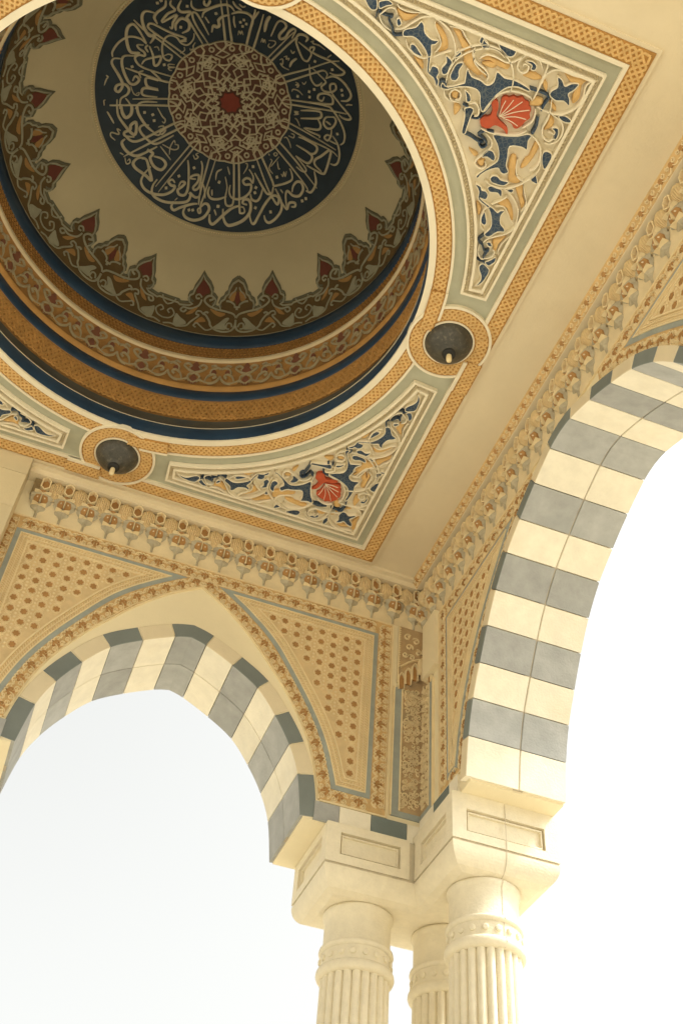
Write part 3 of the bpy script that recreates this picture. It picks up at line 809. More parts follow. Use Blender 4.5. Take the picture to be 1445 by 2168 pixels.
def sq(r): return [(r, -r), (r, r), (-r, r), (-r, -r)]
def ringstrip(r0, r1, h0, h1, name, m, seg=144, a0=None, a1=None, c=(0, 0)):
    b = MB()
    if a0 is None:
        b.strip(circle(c[0], c[1], r0, seg), circle(c[0], c[1], r1, seg), h0, h1, F_ceil, closed=True)
    else:
        b.strip(circle(c[0], c[1], r0, seg, a0, a1), circle(c[0], c[1], r1, seg, a0, a1), h0, h1, F_ceil)
    return part(name, b, m, ceiling)
# painted square: gold strap frame, cream fillet, sage field
b = MB(); b.strip(sq(1.0), sq(0.951), -.001, 0.010, F_ceil, closed=True)
gold_frame = part('gold_frame', b, 'gold_ground', ceiling)
b = MB(); braid(b, [(0.9755 * x, 0.9755 * y) for x, y in sq(1.0)], 0.046, F_ceil, 0.010, 4, 0.074, sw=0.0072)
part('interlace', b, 'gold', gold_frame, kind='stuff')
b = MB(); b.strip(sq(1.012), sq(1.0005), -.001, 0.007, F_ceil, closed=True)
part('outer_bead', b, 'plaster', ceiling)
b = MB(); b.strip(sq(0.9505), sq(0.9385), -.001, 0.013, F_ceil, closed=True)
part('square_fillet', b, 'fillet', ceiling)
for k in range(4):                                   # sage ground in each corner
    a0 = math.pi / 2 * k
    arc = circle(0, 0, 0.808, 41, a0, a0 + math.pi / 2)
    cx, cy = math.cos(a0), math.sin(a0)
    cor = [(0.939 * math.cos(a0), 0.939 * math.sin(a0)), None, (-0.939 * math.sin(a0), 0.939 * math.cos(a0))]
    cor[1] = (cor[0][0] + cor[2][0], cor[0][1] + cor[2][1])
    outer = resample(cor, 41)
    b = MB()
    b.strip(arc, outer, -.001, 0.0025, F_ceil)
    part('sage_field', b, 'sage', ceiling)
ringstrip(0.737, 0.7575, -.001, 0.012, 'rim_fillet', 'fillet')
gold_ring = ringstrip(0.7578, 0.8025, -.001, 0.008, 'gold_ring', 'gold_ground')
b = MB(); braid(b, circle(0, 0, 0.780, 200), 0.043, F_ceil, 0.008, 4, 0.070, sw=0.0068)
part('interlace', b, 'gold', gold_ring, kind='stuff')
ringstrip(0.8028, 0.8105, -.001, 0.0125, 'ring_fillet', 'fillet')
# lamp rings woven into the circle and the square frame
for k in range(4):
    a0 = math.pi / 2 * k
    def rotk(p, a0=a0): return (p[0] * math.cos(a0) - p[1] * math.sin(a0), p[0] * math.sin(a0) + p[1] * math.cos(a0))
    def FR(u, v, h, f=rotk): q = f((u, v)); return (q[0], q[1], -h)
    c = (0.867, 0.0)
    b = MB(); b.strip(circle(c[0], 0, 0.080, 48), circle(c[0], 0, 0.124, 48), -.001, 0.0135, FR, closed=True)
    lr = part('lamp_ring', b, 'gold_ground', ceiling)
    b = MB(); braid(b, circle(c[0], 0, 0.102, 72), 0.042, FR, 0.0135, 4, 0.066, sw=0.0068)
    part('interlace', b, 'gold', lr, kind='stuff')
    b = MB()
    b.strip(circle(c[0], 0, 0.1242, 56), circle(c[0], 0, 0.1325, 56), -.001, 0.0175, FR, closed=True)
    b.strip(circle(c[0], 0, 0.0745, 48), circle(c[0], 0, 0.0800, 48), -.001, 0.0175, FR, closed=True)
    part('ring_edge', b, 'fillet', lr)
    # strands that pass over the lamp ring: the circle band on one side, the frame band on the other
    b = MB()
    A0, A1 = math.radians(-11.5), math.radians(-1.5)
    b.strip(circle(0, 0, 0.7578, 14, A0, A1), circle(0, 0, 0.8025, 14, A0, A1), .008, 0.0185, FR)
    b.strip([(0.951, 0.04), (0.951, 0.16)], [(0.9995, 0.04), (0.9995, 0.16)], .008, 0.0185, FR)
    ov = part('crossing_strap', b, 'gold_ground', ceiling)
    b = MB()
    braid(b, circle(0, 0, 0.780, 30, A0, A1), 0.042, FR, 0.0185, 4, 0.070, closed=False, sw=0.0068)
    braid(b, [(0.9755, 0.04), (0.9755, 0.16)], 0.046, FR, 0.0185, 4, 0.074, closed=False, sw=0.0072)
    part('interlace', b, 'gold', ov, kind='stuff')
    b = MB()
    b.strip(circle(0, 0, 0.8027, 14, A0, math.radians(-4.6)), circle(0, 0, 0.8105, 14, A0, math.radians(-4.6)), .008, 0.021, FR)
    b.strip([(0.9385, 0.045), (0.9385, 0.16)], [(0.9507, 0.045), (0.9507, 0.16)], .008, 0.021, FR)
    part('strap_edge', b, 'fillet', ov)

# four spandrel panels
def panel_outline(d):
    # corner (+x,-y); d = distance in from the panel's outer edge
    r = 0.845 + d
    q = 0.908 - d
    lr = 0.176 + d
    pts = []
    def hit(rr, qq):
        a = math.atan2(-lr, math.sqrt(max(1e-6, rr * rr - lr * lr)))
        return a
    aA = math.asin(-lr / r)
    aB = -math.pi / 2 - aA
    arc = circle(0, 0, r, 33, aB, aA)
    return arc + [(q, -lr - 0.006), (q, -q), (lr + 0.006, -q)]
names = {}
for k in range(4):
    a0 = math.pi / 2 * k
    def FR(u, v, h, a0=a0):
        return (u * math.cos(a0) - v * math.sin(a0), u * math.sin(a0) + v * math.cos(a0), -h)
    o0, o1, o2, o3 = panel_outline(0), panel_outline(0.007), panel_outline(0.021), panel_outline(0.029)
    b = MB(); b.plate(o0, .002, 0.0045, FR)
    pn = part('spandrel_panel', b, 'fillet', ceiling)
    b = MB()
    b.strip(o0, o1, .002, 0.021, FR, closed=True)
    b.strip(o2, o3, .002, 0.023, FR, closed=True)
    part('panel_border', b, 'fillet', pn)
    b = MB(); rope(b, panel_outline(0.014), 0.011, 0.0105, FR, 0.0045, 0.014)
    part('rope_moulding', b, 'fillet', pn, kind='stuff')
    for w, t in PANEL_CREAM:
        b = MB(); b.ribbon(spline(unflat(t), 5), w / 1e4 * .88, .0045, 0.0225, FR, taper=True)
        part('scroll_stem', b, 'fillet', pn)
    for i, t in enumerate(PANEL_GOLD):
        b = MB(); b.dome_plate(spline(unflat(t), 3, True), .0045, 0.0165 + i * 6e-5, FR, .35)
        part('gold_leaf', b, 'gold', pn)
    for i, t in enumerate(PANEL_BLUE):
        b = MB(); b.plate(spline(unflat(t), 3, True), .0045, 0.0185 + i * 7e-5, FR)
        part('blue_leaf', b, 'navy', pn)
    b = MB()
    for t in PANEL_BLUE:
        b.ribbon(spline(unflat(t), 3, True), .0034, .0045, 0.0225, FR, closed=True)
    part('leaf_outline', b, 'fillet', pn, kind='stuff')
    for w, t in PANEL_BSTROKE:
        b = MB(); b.ribbon(spline(unflat(t), 4), w / 1e4, .0045, 0.0215, FR)
        part('blue_stem', b, 'navy', pn)
    for i, t in enumerate(PANEL_RED):
        b = MB(); b.plate(spline(unflat(t), 3, True), .0045, 0.0180 + i * 3e-4, FR)
        part('red_palmette', b, 'red', pn)
    b = MB()
    for w, t in PANEL_VEIN[:6]:
        b.ribbon(spline(unflat(t), 4), w / 1e4 * .8, .017, 0.0205, FR)
    part('palmette_vein', b, 'fillet', pn)

# ================================================================== dome
dome = root('dome', (0, 0, 0), 'painted dome with navy inscribed medallion seen from below', 'dome')
def band(name, prof, m, smooth=True, seg=160):
    b = MB(); b.revolve(prof, seg)
    return part(name, b, m, dome, smooth=smooth)
band('blue_lip', [(.737, -.004), (.7345, .004), (.733, .02), (.735, .045), (.740, .062)], 'navy_band')
band('cove', [(.740, .062), (.752, .085), (.757, .105), (.757, .125)], 'cove')
gb = band('gold_band', [(.757, .125), (.760, .128), (.760, .238), (.754, .240)], 'drum_brown')
def F_cyl(R, z0=0.0, dr=0.0, zs=1.0):
    def fr(u, v, h):
        t = u / R
        r = R + dr * (v - z0) - h
        return (r * math.cos(t), r * math.sin(t), v)
    return fr
b = MB()
L = 2 * math.pi * .757
braid(b, [(L * i / 400, .183) for i in range(401)], 0.104, F_cyl(.757), 0.0, 6, L / 40, closed=False, sw=0.0115, hh=0.005)
part('interlace', b, 'drum_gold', gb, kind='stuff')
band('blue_band', [(.754, .240), (.750, .242), (.749, .29), (.752, .292)], 'navy_band')
band('brown_fillet', [(.752, .292), (.745, .294), (.742, .314)], 'drum_gold')
sb = band('scroll_band', [(.742, .314), (.746, .318), (.728, .428), (.722, .432)], 'drum_brown')
F_sc = F_cyl(.744, .318, -.16)
def rotz(a): c, s = math.cos(a), math.sin(a); return ((c, s, 0), (-s, c, 0), (0, 0, 1))
PW = 2 * math.pi * .744 / 24
bs = MB()
bits = []
def bit(name, pts, h, m):
    q = MB(); q.plate(pts, 0, h, F_sc); bits.append(q.mesh(name, m))
for sg in (1, -1):
    def mm(pts, sg=sg): return [(sg * a * PW, .318 + .112 * c) for a, c in pts]
    bs.ribbon(spline(mm([(0, .05), (.10, .22), (.10, .40), (.0, .52)]), 5), .009, 0, .006, F_sc)
    bs.ribbon(spline(mm([(.0, .52), (.12, .62), (.22, .80), (.14, .90), (.07, .78), (.12, .70)]), 5), .008, 0, .006, F_sc)
    bs.ribbon(spline(mm([(.10, .25), (.22, .12), (.34, .10), (.44, .22), (.50, .42)]), 5), .009, 0, .006, F_sc)
    bs.ribbon(spline(mm([(.22, .15), (.26, .40), (.36, .52), (.42, .42), (.36, .34)]), 5), .008, 0, .006, F_sc)
    bs.ribbon(spline(mm([(.30, .50), (.32, .70), (.42, .82), (.50, .76)]), 5), .009, 0, .006, F_sc)
    bs.ribbon(spline(mm([(.42, .82), (.38, .92), (.30, .86)]), 4), .007, 0, .006, F_sc)
    bit('scroll_leaf', spline(mm([(.14, .10), (.26, .05), (.36, .14), (.30, .30), (.22, .22)]), 3, True), .004, 'crest_tan')
    bit('scroll_bud', spline(mm([(.30, .56), (.37, .50), (.42, .60), (.36, .72)]), 3, True), .0035, 'drum_bud')
bit('scroll_bud', spline([(a * PW, .318 + .112 * c) for a, c in [(-.09, .66), (0, .58), (.09, .66), (.05, .90), (0, 1.0), (-.05, .90)]], 3, True), .005, 'drum_bud')
bit('scroll_bud', spline([(a * PW, .318 + .112 * c) for a, c in [(-.07, .10), (0, .03), (.07, .10), (.05, .32), (0, .42), (-.05, .32)]], 3, True), .004, 'drum_bud')
m_s = bs.mesh('scroll_motif', 'drum_scroll')
for k in range(24):
    R_ = (rotz(math.radians(1.5 + 15 * k)), (0, 0, 0))
    inst('scroll_motif', m_s, sb, R_, kind='stuff')
    for me in bits:
        inst(me.name.split('.')[0], me, sb, R_)
band('cream_bead', [(.722, .432), (.716, .434), (.7125, .439), (.716, .446), (.718, .4475), (.7145, .452), (.718, .457), (.724, .458)], 'drum_line')
bb = band('brown_band', [(.724, .458), (.724, .530)], 'drum_brown')
b = MB()
for i in range(300):
    t0 = 2 * math.pi * i / 300
    for j, zz in enumerate((.470, .487, .504, .520)):
        tt = (t0 + (j % 2) * math.pi / 300) * .722
        e = .006
        b.ribbon([(tt - e, zz - .007), (tt, zz + .004), (tt + e, zz - .007)], .0045, 0, .004, F_cyl(.7235))
part('strap_relief', b, 'drum_gold', bb, kind='stuff')
band('blue_band', [(.724, .530), (.719, .531), (.7175, .604), (.7195, .606)], 'navy_band')
PROF = [(.7195, .605), (.692, .70), (.652, .775), (.604, .84), (.55, .912), (.498, .972)]
prof_s = spline(PROF, 5)
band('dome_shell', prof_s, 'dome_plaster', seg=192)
def rz(z):
    for (r0, z0), (r1, z1) in zip(prof_s, prof_s[1:]):
        if z <= z1:
            return r0 + (r1 - r0) * (z - z0) / (z1 - z0)
    return prof_s[-1][0]
def F_crest(u, v, h):                      # u = angle, v = height
    r = rz(v) - h
    return (r * math.cos(u), r * math.sin(u), v - h * .5)
def F_crest_s(u, v, h): return F_crest(u / .66, v, h)
half = unflat(CREST_OUTLINE)
half = [(max(0.0, a), z) for a, z in half]
half[0] = (0.0, half[0][1])
half[-1] = (math.radians(22.5), half[-1][1])
top = half
low = [(a, .607) for a, z in half]
gm = MB()                                  # ground of the crest: strip between silhouette and base
for sg in (1, -1):
    T_ = [(sg * a, z) for a, z in top]
    B_ = [(sg * a, .607) for a, z in top]
    def sub(i, j): return (B_[i][0] + (T_[i][0] - B_[i][0]) * j / 6, B_[i][1] + (T_[i][1] - B_[i][1]) * j / 6)
    vs_ = [F_crest(*sub(i, j), .0045) for i in range(len(T_)) for j in range(7)]
    gm.add(vs_, [(i * 7 + j, i * 7 + 7 + j, i * 7 + 8 + j, i * 7 + 1 + j) for i in range(len(T_) - 1) for j in range(6)])
me_ground = gm.mesh('crest', 'crest_ground')
def s66(pts): return [(a * .66, z) for a, z in pts]
ed, gy = MB(), MB()
pieces = []
def piece(name, pts, h, m):
    q = MB(); q.plate(pts, .003, h, F_crest_s); pieces.append(q.mesh(name, m))
for sg in (1, -1):
    def q66(pts, sg=sg): return [(sg * a * .66, z) for a, z in pts]
    outl = q66(half)
    ed.ribbon(outl, .012, .003, .0058, F_crest_s)
    cen = [(a, z - .012) for a, z in outl]
    gy.ribbon(cen, .0085, .003, .0078, F_crest_s)
    for w, t in CREST_STROKES:
        gy.ribbon(spline(q66(unflat(t)), 4), w / 1e4 * 1.4, .003, .0078, F_crest_s)
    e_ = math.radians(22.5) * .66
    for cv in ([(e_, .640), (e_ - .022, .648), (e_ - .034, .672), (e_ - .020, .692), (e_ - .008, .680), (e_ - .018, .668)], [(e_, .705), (e_ - .016, .716), (e_ - .026, .734)], [(e_ - .005, .615), (e_ - .03, .624), (e_ - .055, .618)]):
        gy.ribbon(spline([(sg * a, z) for a, z in cv], 4), .007, .003, .0078, F_crest_s)
    for t in CREST_LEAVES:
        piece('grey_leaf', spline(q66(unflat(t)), 3, True), .0068, 'crest_grey')
    for t in CREST_TAN:
        piece('tan_leaf', spline(q66(unflat(t)), 3, True), .0064, 'crest_tan')
    piece('tan_leaf', spline(q66(unflat(CREST_BROWN)), 3, True), .0060, 'crest_tan')
    piece('red_bud', spline(q66(unflat(CREST_RED_SIDE)), 3, True), .0068, 'dark_red')
c_ = unflat(CREST_RED_CENTRE)
c_ = [(abs(a) * .66, z) for a, z in c_]
piece('red_bud', spline([(0, c_[0][1])] + c_[1:-1] + [(0, c_[-1][1])] + [(-a, z) for a, z in reversed(c_[1:-1])], 3, True), .0068, 'dark_red')
me_c = [ed.mesh('crest_edge', 'crest_edge'), gy.mesh('crest_tracery', 'crest_grey')] + pieces
for k in range(8):
    cg = inst('crest', me_ground, dome, (rotz(math.radians(22.5 + 45 * k)), (0, 0, 0)))
    for me in me_c:
        inst(me.name.split('.')[0], me, cg, ident(cg), kind='stuff' if 'tracery' in me.name else None)
# medallion
def medz(r): return 1.07 - .09 * (r / .482) ** 2
def F_med(u, v, h): return (u, v, medz(math.hypot(u, v)) - h)
band('medallion_rim', [(.499, .970), (.497, .963), (.493, .965), (.490, .974), (.487, .974), (.484, .968), (.481, .970), (.480, .985)], 'dome_plaster')
b = MB()
rope(b, circle(0, 0, .4885, 200), .010, .0095, lambda u, v, h: (u, v, .974 - h), 0, .004)
part('rope_moulding', b, 'carved_relief', dome, kind='stuff')
b = MB(); b.revolve([(.4815, medz(.4815))] + [(.4815 * (1 - i / 14), medz(.4815 * (1 - i / 14))) for i in range(1, 14)] + [(.002, medz(0))], 128)
med = part('medallion', b, 'medallion_navy', dome, smooth=True)
for w, t in LETTERS:
    b = MB(); b.ribbon(spline(unflat(t), 5), w / 1e4 * 1.38, .0005, .0045, F_med, taper=True)
    part('letter', b, 'letter', med)
for w, x, y in LETTER_DOTS:
    b = MB()
    x, y, e = x / 1e4, y / 1e4, w / 1e4 * .62
    a = RNG.random()
    b.plate(circle(x, y, e, 4, a, a + 2 * math.pi), .0005, .0045, F_med)
    part('letter_dot', b, 'letter', med)
# central rosette
RS = .2215
b = MB()
sc_ = [(RS * (1 + .022 * abs(math.cos(8 * 2 * math.pi * i / 192))) * math.cos(2 * math.pi * i / 192), RS * (1 + .022 * abs(math.cos(8 * 2 * math.pi * i / 192))) * math.sin(2 * math.pi * i / 192)) for i in range(192)]
vs_ = [F_med(0, 0, .0025)]
for k in range(1, 9):
    vs_ += [F_med(x * k / 8, y * k / 8, .0025) for x, y in sc_]
fs_ = [(0, 1 + i, 1 + (i + 1) % 192) for i in range(192)]
for k in range(7):
    fs_ += [(1 + 192 * k + i, 1 + 192 * k + (i + 1) % 192, 1 + 192 * (k + 1) + (i + 1) % 192, 1 + 192 * (k + 1) + i) for i in range(192)]
b.add(vs_, fs_)
ros = part('rosette', b, 'rosette_ground', med, smooth=True)
b = MB()
b.ribbon(sc_, .0068, .001, .0062, F_med, closed=True)
A8 = math.radians(67.5 - 2)
def pol(r, a): return (r / 690 * RS * math.cos(a), r / 690 * RS * math.sin(a))
for k in range(8):
    ax = A8 + k * math.pi / 4
    d = math.radians
    def P_(r, a): return pol(r, ax + d(a))
    W_ = .0092
    # zigzag between kite shapes, kites, plaited knots, lens and small rings
    b.ribbon([P_(150, 22.5), P_(215, 14), P_(330, -8), P_(375, 0), P_(330, 8), P_(215, -14), P_(150, -22.5)], W_, .001, .0062, F_med)
    b.ribbon([P_(300, 22.5), P_(370, 31), P_(440, 22.5), P_(370, 14)], W_, .001, .0062, F_med, closed=True)
    b.ribbon([P_(300, 22.5), P_(190, 33), P_(205, 5)], W_, .001, .0062, F_med)
    b.ribbon([P_(300, 22.5), P_(190, 12), P_(205, 40)], W_, .001, .0062, F_med)
    b.ribbon([P_(375, 0), P_(440, 8), P_(500, 5), P_(560, 14), P_(520, 25), P_(470, 28), P_(440, 22.5)], W_, .001, .0062, F_med)
    b.ribbon([P_(375, 0), P_(440, -8), P_(500, -5), P_(560, -14), P_(520, -25), P_(470, -28), P_(440, -22.5)], W_, .001, .0062, F_med)
    for s_ in (-1, 1):
        b.ribbon([P_(470, 22.5 + s_ * 12), P_(600, 22.5 - s_ * 1.5), P_(560, 22.5 - s_ * 9), P_(450, 22.5 + s_ * 3)], W_ * .9, .001, .0062, F_med)
        b.ribbon([P_(500, 22.5 + s_ * 13), P_(565, 22.5 + s_ * 10), P_(490, 22.5 - s_ * 10)], W_ * .9, .001, .0062, F_med)
        b.ribbon(circle(*P_(628, s_ * 10.5), .0085, 10), W_ * .8, .001, .0062, F_med, closed=True)
        b.ribbon([P_(690, s_ * 6), P_(640, s_ * 4), P_(600, 0)], W_, .001, .0062, F_med)
        b.ribbon([P_(700, 22.5 + s_ * 4), P_(640, 22.5 + s_ * 4.5), P_(600, 22.5)], W_, .001, .0062, F_med)
    b.ribbon([P_(520, 0), P_(560, 8), P_(605, 0), P_(560, -8)], W_, .001, .0062, F_med, closed=True)
    b.ribbon([P_(415, -22.5), P_(455, -11), P_(430, 0), P_(455, 11), P_(415, 22.5)], W_ * .8, .001, .0062, F_med)
    b.ribbon([P_(255, -22.5), P_(285, -8), P_(255, 0), P_(285, 8), P_(255, 22.5)], W_ * .8, .001, .0062, F_med)
    b.ribbon([P_(128, 0), P_(178, 9), P_(150, 22.5), P_(178, 36), P_(128, 45)], W_ * .9, .001, .0062, F_med)
part('rosette_lattice', b, 'letter', med, kind='stuff')
b = MB(); b.plate([pol(122 if i % 2 else 100, A8 + 2 * math.pi * i / 16) for i in range(16)], .001, .0050, F_med)
part('red_star', b, 'star_red', med)

# ================================================================== carved motifs shared by the walls
def motif_meshes():
    st, bl = MB(), MB()
    for s_ in (-1, 1):
        def q(p): return [(s_ * a, c) for a, c in p]
        st.ribbon(q(spiral(.0165, -.010, .0085, .002, -1.2, 1.25, 14)), .0032, 0, .004, F_loc)
        st.ribbon(spline(q([(.028, -.021), (.019, -.021), (.008, -.014), (.003, -.002), (.010, .008), (.017, .005)]), 4), .0034, 0, .0045, F_loc)
        st.ribbon(spline(q([(.029, .004), (.022, .016), (.012, .020), (.004, .014)]), 4), .0034, 0, .0045, F_loc)
        st.ribbon(q(spiral(.023, .012, .006, .0015, 2.2, 1.1, 10)), .0028, 0, .004, F_loc)
        st.ribbon(spline(q([(.0, -.023), (.010, -.0225), (.018, -.0235)]), 3), .0028, 0, .003, F_loc)
    st.ribbon(spline([(-.006, .012), (0, .021), (.006, .012)], 4), .003, 0, .0045, F_loc)
    hf = [(0, .017), (.0035, .010), (.0075, .0115), (.0135, .0075), (.0145, .001), (.0105, -.0035), (.0065, -.001), (.0085, .003), (.0045, .002), (.0035, -.006), (.0065, -.011), (0, -.013)]
    bl.dome_plate(hf + [(-a, c) for a, c in reversed(hf[1:-1])], 0, .0050, F_loc, .12)
    return st.mesh('carved_scroll', 'carved_relief'), bl.mesh('carved_bud', 'carved_blob')
ME_SCROLL, ME_BUD = motif_meshes()
def scroll_run(parent, ax, fr, path, h, step=.056):
    L = plen(path)
    n = max(1, int(L / step))
    P = resample(path, 2 * n + 1)
    for i in range(n):
        a, c, e = P[2 * i], P[2 * i + 1], P[2 * i + 2]
        ang = math.atan2(e[1] - a[1], e[0] - a[0])
        M = place(ax, fr, c[0], c[1], h, ang)
        inst('carved_scroll', ME_SCROLL, parent, M)
        inst('carved_bud', ME_BUD, parent, M)
def rosette_mesh():
    bl = MB()
    pts = [((.0096 + .0017 * math.cos(6 * t)) * math.cos(t), (.0104 + .0017 * math.cos(6 * t)) * math.sin(t)) for t in [2 * math.pi * i / 24 for i in range(24)]]
    bl.dome_plate(pts, 0, .0045, F_loc, .45)
    return bl.mesh('rosette', 'carved_blob')
ME_ROS = rosette_mesh()

def muqarnas_meshes():
    p = .0415
    def F_b(u, v, h): return F_loc(u, -.102 + (v + .088) * .887, h)
    cell, shell, hexa, hexi, chev = MB(), MB(), MB(), MB(), MB()
    # blue-grey bracket and stalk (two canted faces with a ridge)
    def prism(pts, mb):
        # pts: list of (a, v, h) on the right; ridge at a = 0 with its own h
        for s_ in (-1, 1):
            for (r0, e0), (r1, e1) in zip(pts, pts[1:]):
                mb.add([F_b(0, r0[0], r0[1]), F_b(s_ * e0[0], e0[1], e0[2]), F_b(s_ * e1[0], e1[1], e1[2]), F_b(0, r1[0], r1[1])], [(0, 1, 2, 3)])
    prism([((-.212, .006), (.0045, -.212, .0)), ((-.182, .010), (.0055, -.182, .0)), ((-.174, .014), (.0105, -.174, .002)), ((-.168, .018), (.0225, -.168, .004)), ((-.158, .021), (.0265, -.158, .005)),
           ((-.150, .023), (.0235, -.150, .006)), ((-.140, .026), (.0310, -.140, .007)), ((-.128, .030), (.0390, -.128, .010)), ((-.118, .033), (.0345, -.118, .014)), ((-.108, .036), (.0405, -.108, .019)),
           ((-.096, .037), (.0310, -.094, .022)), ((-.088, .032), (.0, -.088, .032))], cell)
    # upper ground between hexagons and shells
    grd = MB()
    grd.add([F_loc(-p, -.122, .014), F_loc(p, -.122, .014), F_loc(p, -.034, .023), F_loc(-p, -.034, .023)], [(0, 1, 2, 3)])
    chev.ribbon([(-.029, -.0990), (-.014, -.0985), (0, -.1105), (.014, -.0985), (.029, -.0990)], .0046, .026, .0395, F_b)
    rib = MB(); rib.ribbon([(0, -.112), (0, -.134), (0, -.158)], .0040, .020, .0375, F_b)
    foot = MB(); foot.ribbon([(-.024, -.1500), (-.010, -.1530), (0, -.1600), (.010, -.1530), (.024, -.1500)], .0036, .008, .0275, F_b)
    hx = [(0, -.037), (.0165, -.051), (.0165, -.087), (0, -.102), (-.0165, -.087), (-.0165, -.051)]
    hexa.strip(hx, inset(hx, .0042), .022, .038, F_loc, closed=True)
    hexi.plate(inset(hx, .0038), .012, .0225, F_loc)
    tri = MB(); tri.plate([(-.0125, -.0935), (0, -.1055), (.0125, -.0935), (0, -.0900)], .020, .0365, F_b)
    # brown facets with a pale pip on the two canted faces of the bracket
    facets, pips = [], []
    for s_ in (-1, 1):
        def Ff(u, v, h, s_=s_): return F_b(u, v, .0305 - .50 * s_ * u + h + (v + .13) * .30)
        q = MB(); q.dome_plate([(s_ * .0030, -.1145), (s_ * .0200, -.1110), (s_ * .0250, -.1260), (s_ * .0205, -.1420), (s_ * .0040, -.1500)], -.004, .0030, Ff, .10)
        facets.append(q.mesh('flower', 'carved_blob'))
        q = MB(); q.dome_plate(circle(s_ * .0125, -.126, .0026, 6), .002, .0062, Ff, .4)
        pips.append(q.mesh('flower_pip', 'fillet'))
    # ribbed shell between two brackets (centred on the cell edge, a = p)
    nr, nv = 28, 7
    vs_ = []
    for j in range(nv + 1):
        t = j / nv
        v = -.124 + .086 * t
        w = .0215 * (math.sin(math.pi * min(1, .18 + .82 * t) ** .8) ** .5 if t < .999 else 0.0)
        w = [.0105, .0195, .0240, .0255, .0255, .0245, .0150, .001][j]
        hb = [.012, .024, .033, .038, .040, .038, .032, .027][j]
        for i in range(nr + 1):
            x = -1 + 2 * i / nr
            rib_ = .0058 * abs(math.sin(math.pi * 7 * i / nr)) * (1 if 0 < j < nv else .3)
            vs_.append(F_loc(p + w * x, v, hb - .012 * x * x + rib_))
    shell.add(vs_, [(j * (nr + 1) + i, j * (nr + 1) + i + 1, (j + 1) * (nr + 1) + i + 1, (j + 1) * (nr + 1) + i) for j in range(nv) for i in range(nr)])
    # plain lobed niche head below the shell
    niche = MB()
    prof = [(-.212, .037, .001), (-.185, .037, .003), (-.172, .036, .005), (-.160, .028, .007), (-.150, .0215, .008), (-.142, .0215, .009), (-.136, .020, .010), (-.126, .012, .011), (-.116, .001, .012)]
    vs_ = []
    for v, w, hb in prof:
        for i in range(9):
            x = -1 + i / 4
            vs_.append(F_loc(p + w * x, v, hb * (1 - .75 * x * x)))
    niche.add(vs_, [(j * 9 + i, j * 9 + i + 1, j * 9 + 10 + i, j * 9 + 9 + i) for j in range(len(prof) - 1) for i in range(8)])
    return [('muqarnas_ground', grd.mesh('muqarnas_ground', 'muqarnas_ground')), ('ribbed_shell', shell.mesh('ribbed_shell', 'shell')), ('hexagon_frame', hexa.mesh('hexagon_frame', 'carved_relief')),
            ('hexagon_inset', hexi.mesh('hexagon_inset', 'carved_blob')), ('triangle_inset', tri.mesh('triangle_inset', 'carved_blob')), ('chevron', chev.mesh('chevron', 'carved_relief')),
            ('rib', rib.mesh('rib', 'carved_relief')), ('foot_moulding', foot.mesh('foot_moulding', 'carved_relief')), ('niche', niche.mesh('niche', 'niche', smooth=True))] \
        + [('flower', m) for m in facets] + [('flower_pip', m) for m in pips], cell.mesh('muqarnas_cell', 'muqarnas_grey')
MUQ, ME_CELL = muqarnas_meshes()

